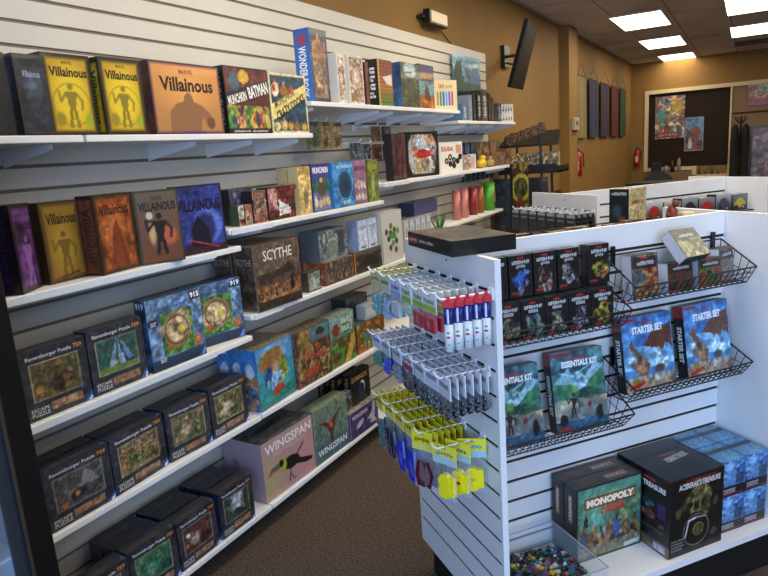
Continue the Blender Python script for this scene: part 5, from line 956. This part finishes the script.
# toy cars in cartons on gondola 2
CARS = [('8a8c90', '2a2c30', 'grey helicopter kit carton'), ('a82420', 'c8ccd0', 'red toy car carton'), ('3a7a34', 'a8b0a8', 'green toy truck carton'), ('20242c', '9aa0a8', 'black toy car carton'), ('b01f18', '8a8a8a', 'bright red toy truck carton'), ('3a4450', 'b0b4bc', 'slate toy wheel carton'), ('b0a424', '6a7480', 'yellow toy car carton')]
b2 = thing('wire_basket', 'black wire basket of toy car cartons on the far display unit', 'wire basket', (0, 0, 0))
b = MB(); b.path([W(2.62, 3.06, 1.125), W(2.62, 2.84, 1.125), W(3.62, 2.84, 1.125), W(3.62, 3.06, 1.125)], .003)
for i in range(25): b.rod(W(2.62 + i * .0416, 2.84, 1.125), W(2.62 + i * .0416, 3.06, 1.125), .002, 4)
b.build('bottom_wires', BLACKM, b2)
for i, (c, c2, lb) in enumerate(CARS):
    g0 = 2.64 + i * .139
    o = carton('toy_car_box', .13, .10 + .012 * (i % 2), .07, '1c1e22', res=.005, front=[('g', c2, '20242a'), ('e', .5, .42, .42, .26, c, .08), ('e', .5, .62, .26, .18, c, .08), ('e', .28, .2, .12, .14, '15171a'), ('e', .74, .2, .12, .14, '15171a'), ('e', .74, .2, .06, .07, 'a0a4a8')], top=[('r', 0, 0, 1, 1, '20242a'), ('r', .3, .3, .7, .7, 'b0b4b8')])
    put(o, W2(g0, 2.875), W2(g0 + .13, 2.875), 1.128, .07); tag(o, lb + ' in the far basket behind the cream boxed figure', 'toy car')
# black packs on gondola 2 end
bp = thing('card_pack', 'x', 'card pack')
k = Ink(); cv = Cv(.075, .12, .004, '14161c').run([('r', 0, 0, 1, 1, '16181e'), ('r', .0, .86, 1, 1, 'a8acb4'), ('n', 3, 5, ['1c2430', '0f1014', '2a3444'], .1, .1, .9, .6), ('r', .12, .66, .88, .72, '8a8e98'), ('b', .02, '5a5e68')])
k.grid(cv, (-.0375, -.008, -.125), (.075, 0, 0), (0, 0, .12)); k.quad([(.0375, .008, -.125), (-.0375, .008, -.125), (-.0375, .008, -.005), (.0375, .008, -.005)], '16181e')
for sx in (-1, 1): k.quad([(sx * .0375, -.008, -.125), (sx * .0375, .008, -.125), (sx * .0375, .008, -.005), (sx * .0375, -.008, -.005)], '1c1e26')
k.build('carton', bp); k = Ink(); k.quad([(-.02, 0, -.006), (.02, 0, -.006), (.02, 0, .008), (-.02, 0, .008)], 'c8ccd4'); k.build('hang_tab', bp)
first = True
for i in range(7):
    e = 3.33 - i * .088
    ghook(2.34, e, 1.236, 'white peg hook on the end of the far display unit', 'hooks of the far display unit')
    for j in range(4):
        loc = W(2.34 - .145 + j * .038, e, 1.236)
        lb = 'black hanging card pack %s on the far display unit end' % ['at the far left', 'second from left', 'third from left', 'in the middle', 'fifth from left', 'sixth from left', 'nearest the panel edge'][i]; gr = f'black packs, column {i + 1} of the far unit'
        if first: bp.location = loc; bp.rotation_euler = (0, 0, RG); bp['label'] = lb; bp['group'] = gr; first = False
        else: dup(bp, loc, RG, lb, gr)

# ------------------------------------------------------------------ display racks at the wall end
RK = mat('dark_rack_metal', '121316', .45)
t = thing('tray_rack', 'dark metal tray rack standing at the end of the slatted wall', 'display rack', (.30, 5.85, 0))
b = MB()
for x, y in ((-.2, -.12), (.2, -.12), (-.2, .22), (.2, .22)): b.rod((x, y, 0), (x * .8, y, 1.70), .012, 8)
b.build('frame', RK, t)
MB().mt(RK).prism([(-.16, 1.60), (-.16, 1.62), (.22, 1.74), (.26, 1.72), (.20, 1.60)], -.22, .24, 'x').build('top_tray', None, t)
for i, (z, xx) in enumerate(((1.36, .32), (1.12, .24), (.88, .22), (.64, .22))):
    MB().box(-.22, -.16, z, xx, .26, z + .015).box(xx - .01, -.16, z, xx, .26, z + .06).box(-.22, -.17, z, xx, -.16, z + .08).build('tray', RK, t)
MB().box(.30, -.16, 1.358, .31, .26, 1.385).build('tray_lip', mat('cream_tray_lip', 'b0a88c', .5), t)
b = MB()
for i in range(6):
    x = -.16 + i * .07; b.box(x, -.14, 1.62 + .03 * i * .3, x + .05, -.10, 1.70 + .02 * i)
i_ = 0
for i in range(9):
    c = ['b8442c', 'd0a860', '8a7a5a', 'a89a74', '6a4a34', 'b8ac8c', '7a5c3c', '9a8a64', 'c0b490'][i]
    o = carton('card_pack', .10, .13 + .02 * (i % 3), .02, c, front=[('n', 600 + i, 5, [c, '4a3a28', 'd0c8a8'])], res=.008); put(o, (.16 + .045 * i, 5.70 + i * .008), (.26 + .045 * i, 5.70 + i * .008), 1.3765, .02); tag(o, 'tan printed card pack standing in the cream lipped tray', 'card pack', 'packs in the cream lipped tray')
for i in range(6):
    o = carton('card_pack', .055, .09, .02, '2a2420', front=[('n', 620 + i, 5, ['2a2420', '8a5a34', '1a1614'])], res=.008); put(o, (.16 + i * .06, 5.68), (.215 + i * .06, 5.68), 1.70 + i * .012, .02); tag(o, 'dark printed card pack on the topmost tray of the rack', 'card pack', 'packs on the topmost tray')
    o.location.z = 1.622 + .018 * i
for j, z in enumerate((1.136, .896, .656)):
    for i in range(5):
        o = carton('card_pack', .07, .13, .03, '20242c', front=[('n', 640 + i + j * 9, 4, ['1a1c22', '2c3c54', '4a3a2c', '14161a'])], res=.01); put(o, (.10 + i * .08, 5.72), (.17 + i * .08, 5.72), z, .03); tag(o, 'dark card pack standing in the %s tray of the dark rack' % ('second', 'third', 'lowest')[j], 'card pack', 'packs in the %s tray' % ('second', 'third', 'lowest')[j])
o = carton('standing_poster', .50, .78, .02, '15161a', front=[('n', 650, 4, ['15161a', '2a2c34', '3a4a5a', '1a1b20']), ('r', .4, .1, .6, .7, '3a5068', .7)]); o.location = (.30, 5.63, .55); o.rotation_euler = (0, 0, 0); tag(o, 'tall dark poster board leaning on the tray rack', 'poster board')
o = carton('standing_poster', .20, .52, .03, '1c1a14', front=[('n', 660, 4, ['17150f', '4a5a20', '2a1c18', '8a7a28', '17150f']), ('ring', .5, .6, .2, .07, '8a8430'), ('e', .45, .3, .3, .2, '5a1c18', .5)]); put(o, (.36, 5.24), (.44, 5.42), .95, .03); tag(o, 'dark board with olive coiled dragon beside the green canister', 'poster board')
st_ = MB().box(.30, 5.2, .0, .42, 5.42, .95); tag(st_.build('display_plinth', mat('dark_plinth', '1a1a1c', .6)), 'dark plinth under the coiled dragon board', 'plinth')

# TV ------------------------------------------------------------------
t = thing('wall_television', 'flat television tilted down on a wall arm', 'television', (0, 0, 0))
NL = Vector((.591, 5.0, 2.55)); NB = Vector((.44, 5.0, 2.066)); FR_ = Vector((.485, 5.6, 2.55)); FB = Vector((.354, 5.6, 2.085))
nrm = (FR_ - NL).cross(NB - NL).normalized()
if nrm.x < 0: nrm = -nrm
def slab(a, b_, c, d, th, name, m):
    b = MB(); P = [a, b_, c, d]; b.add([tuple(p) for p in P] + [tuple(p - nrm * th) for p in P], [(0, 1, 2, 3), (7, 6, 5, 4), (0, 4, 5, 1), (1, 5, 6, 2), (2, 6, 7, 3), (3, 7, 4, 0)]); return b.build(name, m, t)
slab(NL, NB, FB, FR_, .028, 'housing', mat('tv_black', '08080a', .6, spec=.1))
ins = lambda p, q: p + (q - p) * .04
cen = (NL + NB + FR_ + FB) / 4
sl = [p + (cen - p) * .06 + nrm * .002 for p in (NL, NB, FB, FR_)]
slab(*sl, .001, 'screen', mat('tv_screen', '1c1410', .6, spec=.1))
b = MB(); b.path([tuple(cen - nrm * .05), (.26, 5.75, 2.40), (.02, 6.20, 2.46)], .014, 8).box(-.015, 6.12, 2.36, .02, 6.28, 2.56); b.path([tuple(cen - nrm * .05 + Vector((0, 0, -.08))), (.24, 5.70, 2.32), (.02, 6.18, 2.40)], .008, 6); b.build('wall_arm', mat('arm_black', '17171a', .4), t)
# flood lamp
t = thing('flood_lamp', 'small lit flood lamp with black frame on the tan wall', 'lamp', (-.02, 4.53, 2.565))
MB().box(.03, -.15, -.045, .085, .17, .055).build('housing', mat('lamp_black', '141210', .4), t, bevel=.004)
MB().box(.0855, -.125, -.030, .088, .15, .042).build('lit_panel', mat('lamp_panel', '6a5a48', .6, emit='ffe0b0', strength=.72), t)
MB().box(0, -.03, -.02, .03, .03, .03).box(.0, -.20, -.01, .05, -.15, .01).build('wall_bracket', mat('lamp_bracket', '1c1a18', .5), t)
MB().path([(.01, .17, -.03), (.008, .26, -.07), (.008, .36, -.11), (.008, .45, -.145)], .004).build('cord', mat('cord_brown', '3a2a18', .6), t)
MB().box(0.0, 0, 0, .1, .3, .04).build('ceiling_speaker', mat('grey_metal', '6a655c', .5)).location = (.05, 4.7, 2.86)
tag(bpy.data.objects['ceiling_speaker'], 'grey metal fitting high on the tan wall above the flood lamp', 'wall fitting')

# banners ------------------------------------------------------------
for nm, c, c2, y0, y1, cl in (('cream', '7c6c40', '94845a', 9.14, 9.66, 'cream'), ('blue', '0d1c44', '1f4474', 9.88, 10.5, 'blue patterned'), ('purple', '1c0e2c', '5a2848', 10.72, 11.42, 'purple patterned'), ('red', '54100c', '7a2014', 11.62, 12.30, 'deep red'), ('green', '143814', '2c5a22', 12.46, 13.08, 'green')):
    zt, zb = 2.50, 1.66; w_ = y1 - y0
    t = thing('wall_banner', f'{cl} vertical cloth banner hanging on the tan wall', 'banner', (.006, y0, 0))
    k = Ink(); ops = [('r', 0, 0, 1, 1, c)] + [x for i in range(7) for x in (('ring', .5, .1 + i * .133, .05, .012, c2), ('e', .5, .1 + i * .133, .08, .02, c2))] + [('fr', .08, .02, .92, .98, .01, c2), ('b', .012, c)]
    cv = Cv(w_, zt - zb, .012, c).run(ops); k.grid(cv, (.012, 0, zb), (0, w_, 0), (0, 0, zt - zb)); k.quad([(.006, 0, zb), (.006, 0, zt), (.006, w_, zt), (.006, w_, zb)], c)
    k.build('cloth', t, print_mat('banner_cloth', .8, 0)); MB().rod((.012, -.02, zt), (.012, w_ + .02, zt), .008, 8).build('rod', mat('banner_rod', '4a3420', .5), t)
    MB().path([(.012, 0, zt), (.006, w_ / 2, zt + .17), (.012, w_, zt)], .003, 4).build('cord', MATS['banner_rod'], t)
# extinguishers
def ext(loc, lb, s=1):
    t = thing('fire_extinguisher', lb, 'fire extinguisher', loc)
    MB().lathe([(.05 * s, 0), (.058 * s, .01), (.058 * s, .26 * s), (.04 * s, .31 * s), (.02 * s, .33 * s)], 14).build('cylinder', mat('ext_red', '9a1a14', .3), t, True)
    MB().box(-.018, -.018, .33 * s, .018, .018, .37 * s).box(-.012, -.06, .36 * s, .012, .05, .38 * s).build('valve', mat('ext_valve', '2a2826', .4), t)
    MB().path([(0, .03, .35 * s), (.06, .06, .30 * s), (.07, .05, .12 * s)], .009).build('hose', mat('ext_hose', '141414', .5), t)
    MB().box(-.03, -.06 * s - .001, .08, .03, -.055 * s, .2).build('printed_label', mat('ext_label', 'b8a890', .5), t)
ext((.12, YF - .075, 1.04), 'red fire extinguisher on the back wall left of the framed opening')
ext((.07, 8.90, 1.15), 'red fire extinguisher on the far side of the tan pillar')
t = thing('thermostat', 'white thermostat box on the tan pillar', 'thermostat', (.092, 8.60, 1.84))
MB().box(0, -.13, -.08, .04, .13, .08).build('cover', mat('beige_plastic', 'a89c84', .5), t, bevel=.006); MB().box(.04, -.06, -.02, .043, .06, .03).build('display', mat('grey_display', '6a6658', .3), t)

# back room things ------------------------------------------------------
YR = YF
def panel(name, label, cat, x0, x1, z0, z1, y, ops, texts=(), th=.012, base='303030', rx=0):
    o = carton(name, x1 - x0, z1 - z0, th, base, front=ops, ft=texts, res=.012); o.location = ((x0 + x1) / 2, y + th / 2, z0); return tag(o, label, cat)
struct(MB().box(.31, YF + .05, .99, 1.735, YF + .055, 2.42).build('window_2', mat('dark_tinted_glass', '2c1d12', .5, alpha=.80, spec=.15)))
panel('poster', 'large yellow and teal comic poster with red banner on the dark pane', 'poster', .43, .96, 1.55, 2.36, YF + .03, [('n', 700, 4, ['1c6a6a', 'b8942c', '2a4a7a', 'c8b070', '7a2a3a', '2a8a84', 'b86a20']), ('e', .75, .75, .3, .22, 'b09030', .6), ('e', .2, .55, .16, .18, '3a8a8a', .4), ('r', 0, .02, .9, .14, '7a2426')], [(6, (.12, .05, .8, .12), 'c09080', 0, .04)])
panel('poster', 'smaller blue poster with white figure right of the comic poster', 'poster', .97, 1.30, 1.28, 1.92, YF + .03, [('g', '3a6aa0', '2a1c20'), ('n', 710, 4, ['2a5a94', '6a9ac0', '4a2a2c'], 0, .45, 1, 1, .7), ('e', .6, .6, .3, .12, '8a3a24', .3), ('n', 711, 5, ['1c1a1c', '8a3a34', '4a5a6a'], 0, 0, 1, .45), ('e', .3, .22, .12, .2, 'c0c4c8', .2), ('b', .02, '8a98a8')])
# back counter under the opening
MB2 = MB().box(.35, YF - .22, 0, 1.12, YF - .035, .90)
tag(MB2.build('low_counter', mat('counter_tan', '7a5a38', .6)), 'tan low counter under the framed opening at the back wall', 'counter')
for i, (x0, x1, h, c, lb) in enumerate([(.40, .58, .22, '14110f', 'black square machine'), (.62, .72, .12, '8a8478', 'small silver item'), (.74, .82, .20, '1c1816', 'black canister'), (.86, .93, .26, '9a8c78', 'white upright jug')]):
    t = thing('counter_item', lb + ' on the low counter at the back', 'appliance' if i == 0 else 'container', ((x0 + x1) / 2, YF - .12, .9002)); w_ = (x1 - x0) / 2
    if i in (0,): MB().box(-w_, -.06, 0, w_, .06, h * .9).build('housing', mat('cnt' + c, c, .5), t, bevel=.008); MB().box(-w_ * .7, -.064, h * .3, w_ * .7, -.060, h * .7).build('door', mat('dk_glass', '2a2420', .2), t)
    else: MB().lathe([(w_, 0), (w_, h * .8), (w_ * .6, h * .92), (w_ * .6, h)], 14).build('vessel', mat('cnt' + c, c, .4), t, True); MB().lathe([(w_ * .65, h), (w_ * .65, h + .015)], 12).build('lid', mat('cntlid', '4a4038', .5), t)
for i, x in enumerate((1.25, 1.36, 1.47, 1.58)):
    t = thing('bottle', 'small bottle on the ledge beyond the low counter, %s' % ['first from left', 'second from left', 'third from left', 'rightmost'][i], 'bottle', (x, YF - .01, .8202))
    MB().lathe([(.022, 0), (.022, .10), (.009, .13), (.009, .16)], 10).build('glass_body', mat('bottle_%d' % (i % 2), ['5a5434', '7a746a'][i % 2], .25), t, True); MB().lathe([(.011, .16), (.011, .175)], 8).build('stopper', mat('bottle_cap', '8a7a5a', .5), t)
# right of the divider: coats and pictures
t = thing('coat_stand', 'dark coat stand with branching hooks right of the divider', 'coat stand', (1.93, YF - .35, 0))
MB().rod((0, 0, 0), (0, 0, 1.86), .02, 8).build('pole', mat('dark_wood', '1c120c', .5), t); MB().lathe([(.22, 0), (.2, .03), (.03, .06)], 14).build('base', MATS['dark_wood'], t)
for a in range(4): MB().path([(0, 0, 1.72), (.10 * math.cos(a * PI / 2 + .6), .10 * math.sin(a * PI / 2 + .6), 1.80), (.12 * math.cos(a * PI / 2 + .6), .12 * math.sin(a * PI / 2 + .6), 1.86)], .009).build('hook', MATS['dark_wood'], t)
CT = mat('black_coat', '0d0c10', .9, bump=(30, .8))
for i, (dx, lb) in enumerate(((-.085, 'left black coat on the coat stand'), (.085, 'right black coat on the coat stand'))):
    b = MB(); prof = [(.03, 1.72), (.10, 1.66), (.13, 1.4), (.12, 1.1), (.15, .75), (.16, .70)]
    n = 12; vs = []
    for r_, z in prof:
        for k_ in range(n): a = 2 * PI * k_ / n; f = 1 + .12 * math.sin(4 * a + z * 5); vs.append((r_ * .52 * math.cos(a) * f, r_ * .75 * math.sin(a) * f, z))
    fs = [(i2 * n + k_, i2 * n + (k_ + 1) % n, (i2 + 1) * n + (k_ + 1) % n, (i2 + 1) * n + k_) for i2 in range(len(prof) - 1) for k_ in range(n)] + [tuple(range(n))]
    b.add(vs, fs); o = b.build('coat', CT, None, True); o.location = (1.93 + dx, YF - .50, 0); tag(o, lb, 'coat')
struct(MB().box(1.77, YF - .0, .0, 6, YF + .02, 2.42).build('wall_back_panel', mat('back_panel_tan', '7e6243', .7)))
tag(MB().rod((1.78, YF - .05, 1.93), (3.4, YF - .05, 1.93), .012, 8).build('curtain_rail', mat('rail_dark', '241810', .4)), 'thin dark rail across the tan panel right of the divider', 'rail')
panel('poster', 'green and pink poster cut by the right edge on the tan panel', 'poster', 2.02, 2.75, 2.04, 2.44, YF - .02, [('n', 720, 4, ['4a6a3a', '8aa070', 'a84a54', '6a2a34', 'b8b090']), ('r', 0, 0, 1, .3, '8a2a38'), ('b', .02, '6a2a30')])
o = carton('surf_picture', .42, 1.25, .03, '3a3030', res=.012, front=[('r', 0, 0, 1, 1, '2a201c'), ('e', .5, .5, .46, .49, '6a6470'), ('n', 730, 4, ['4a3a44', '8a7c84', '6a2a28', '5a5a78', 'b0a8a0'], .06, .03, .94, .96, .8), ('b', .03, '1c1614')]); o.location = (2.30, YF - .04, .42); tag(o, 'tall dark framed picture of swirling grey and red right of the coats', 'picture')
# dark chairs near back wall
CH = mat('black_chair', '100e0d', .5)
def chair(x, y, rz, lb):
    t = thing('office_chair', lb, 'chair', (x, y, 0), rz)
    b = MB(); n = 10
    for k_ in range(n): a0 = PI * k_ / n; a1 = PI * (k_ + 1) / n; b.prism([(-.25 * math.cos(a0), 0.0), (-.25 * math.cos(a1), 0), (-.25 * math.cos(a1), .12 + .20 * math.sin(a1)), (-.25 * math.cos(a0), .12 + .20 * math.sin(a0))], -.03, .03, 'y')
    o = b.build('backrest', CH, t); o.location = (0, .22, .66)
    MB().box(-.24, -.22, .42, .24, .22, .50).build('seat', CH, t, bevel=.02)
    MB().rod((0, 0, .08), (0, 0, .42), .03, 8).build('stem', CH, t)
    for a in range(5): MB().rod((0, 0, .10), (.26 * math.cos(a * 1.256), .26 * math.sin(a * 1.256), .03), .018, 6).build('leg', CH, t)
    MB().box(-.02, .16, .45, .02, .25, .8).build('back_post', CH, t); return t
chair(.72, 12.3, .2, 'black rounded chair back seen below the framed opening')
t = thing('counter_desk', 'dark desk top just beyond the far display unit', 'desk', (.35, 11.1, 0))
MB().box(0, 0, .84, .95, .6, .88).build('desktop', mat('dark_desk', '17120f', .5), t)
for x in (.04, .86):
    for y in (.04, .5): MB().box(x, y, 0, x + .05, y + .05, .84).build('leg', MATS['dark_desk'], t)

# drinks cooler at the near left ---------------------------------------------------
t = thing('drinks_cooler', 'black framed glass door drinks cooler cut by the left edge', 'cooler', (0, .04, 0))
CB = mat('cooler_black', '08080a', .35); y1 = .741
b = MB().box(.0, 0, 0, .60, .03, 1.95).box(.0, y1 - .03, 0, .60, y1, 1.95).box(0, .03, 0, .03, y1 - .03, 1.95).box(0.03, .03, 0, .60, y1 - .03, .12).box(.03, .03, 1.85, .6, y1 - .03, 1.95); b.build('cabinet', CB, t)
MB().box(.031, .031, .121, .034, y1 - .031, 1.849).box(.034, y1 - .036, .121, .60, y1 - .031, 1.849).build('liner', mat('cooler_liner', 'b8c4d4', .4), t)
MB().box(.605, 0, .02, .645, .06, 1.93).box(.634, y1 - .058, .02, .645, y1, 1.93).box(.605, y1 - .03, .02, .634, y1, 1.93).box(.605, .06, .02, .645, y1 - .058, .1).box(.605, .06, 1.83, .645, y1 - .058, 1.93).build('door_frame', CB, t, bevel=.004)
MB().box(.636, y1 - .066, .1, .647, y1 - .058, 1.83).build('chrome_strip', mat('chrome_strip', '9a9ca0', .25, metal=1), t)
MB().box(.626, y1 - .094, .1, .634, y1 - .058, 1.83).build('gasket', mat('grey_gasket', '2c3034', .4), t)
MB().box(.618, .06, .1, .624, y1 - .031, 1.83).build('door_glass', mat('cooler_glass', 'c8d8e0', .04, alpha=.12), t)
MB().box(.575, .05, .2, .59, .07, 1.8).build('lamp_strip', mat('cooler_lamp', 'ffffff', .4, emit='dce8ff', strength=9), t)  # unseen glowing strip, added to brighten the liner and bottles
for z in (.42, .72, 1.02, 1.32, 1.6): MB().box(.04, .04, z - .008, .56, y1 - .04, z).build('rack', PEGW, t)
WB = mat('blue_bottle', '1c48c8', .15, noise=(40, '1030a8', '4a80f0')); WC = mat('bottle_white_cap', 'd8dce4', .4); OR_ = mat('pink_bottle', 'b87a6a', .25)
bt0 = thing('drink_bottle', 'blue drink bottle', 'bottle'); MB().lathe([(.032, 0), (.034, .02), (.034, .14), (.028, .17), (.014, .20), (.014, .215)], 14).build('bottle_body', WB, bt0, True); MB().lathe([(.016, .215), (.016, .235)], 12).build('cap', WC, bt0)
ro = thing('drink_bottle', 'pink drink bottle', 'bottle'); MB().lathe([(.032, 0), (.034, .02), (.034, .14), (.028, .17), (.014, .20), (.014, .215)], 14).build('bottle_body', OR_, ro, True); MB().lathe([(.016, .215), (.016, .235)], 12).build('cap', WC, ro)
fb = fr2 = True
for zi, z in enumerate((.12, .42, .72, 1.02)):
    for j in range(3):
        for i in range(3):
            loc = (.555 - i * .09, .655 - j * .09, z + .0012)
            blue = zi < 2
            lb = '%s drink bottle inside the cooler on the %s rack' % ('blue' if blue else 'pink', ['floor', 'lowest', 'second', 'third'][zi]); gr = 'bottles on the %s cooler rack' % ['floor', 'lowest', 'second', 'third'][zi]
            src = bt0 if blue else ro
            if blue and fb: src.location = loc; src['label'] = lb; src['group'] = gr; fb = False
            elif not blue and fr2: src.location = loc; src['label'] = lb; src['group'] = gr; fr2 = False
            else: dup(src, loc, None, lb, gr)

# ------------------------------------------------------------------ small pieces go under the part that carries them
SUB = {'panel_screw': ('end_panel',), 'hose': ('valve',), 'printed_label': ('cylinder', 'can_body'), 'chrome_strip': ('door_frame',), 'gasket': ('door_frame',), 'door_glass': ('door_frame',),
       'display': ('cover',), 'plunger': ('syringe_barrel',), 'green_mark': ('tube_body',), 'red_mark': ('tube_body',), 'lid': ('vessel', 'can_body'), 'stopper': ('glass_body',), 'cap': ('bottle_body',),
       'screen': ('housing',), 'lit_panel': ('housing',), 'slat_clip': ('rim',), 'price_rail': ('shelf_board',), 'beak': ('head',), 'contents': ('film_bag',), 'hang_tab': ('carton',), 'window_flap': ('carton',), 'tray_lip': ('tray',), 'hook': ('pole',)}
kids = {}
for o in C.objects:
    if o.parent: kids.setdefault(o.parent.name, []).append(o)
for pn, ch in list(kids.items()):
    if bpy.data.objects[pn].parent: continue
    by = {}
    for o in ch: by.setdefault(o.name.split('.')[0], o)
    for o in ch:
        for cand in SUB.get(o.name.split('.')[0], ()):
            if cand in by and by[cand] is not o: o.parent = by[cand]; break

# ------------------------------------------------------------------ camera and view
cam = bpy.data.cameras.new('camera'); co = bpy.data.objects.new('camera', cam); C.objects.link(co)
yaw, pit, rol = -.528947, -.208066, -.069321
cy, sy, cp, sp, cr, sr = math.cos(yaw), math.sin(yaw), math.cos(pit), math.sin(pit), math.cos(rol), math.sin(rol)
fwd = Vector((sy * cp, cy * cp, sp)); right = Vector((cy, -sy, 0)); up = right.cross(fwd)
r2 = cr * right + sr * up; u2 = -sr * right + cr * up
co.matrix_world = Matrix(((r2.x, u2.x, -fwd.x, CAM.x), (r2.y, u2.y, -fwd.y, CAM.y), (r2.z, u2.z, -fwd.z, CAM.z), (0, 0, 0, 1)))
cam.sensor_width = 36; cam.lens = 630.7 / 768 * 36; cam.clip_start = .05; sc.camera = co
vs_ = sc.view_settings; sc.display_settings.display_device = 'sRGB'
vs_.view_transform = 'Standard'; vs_.look = 'None'; vs_.gamma = 1; vs_.use_curve_mapping = False; vs_.exposure = 0.0
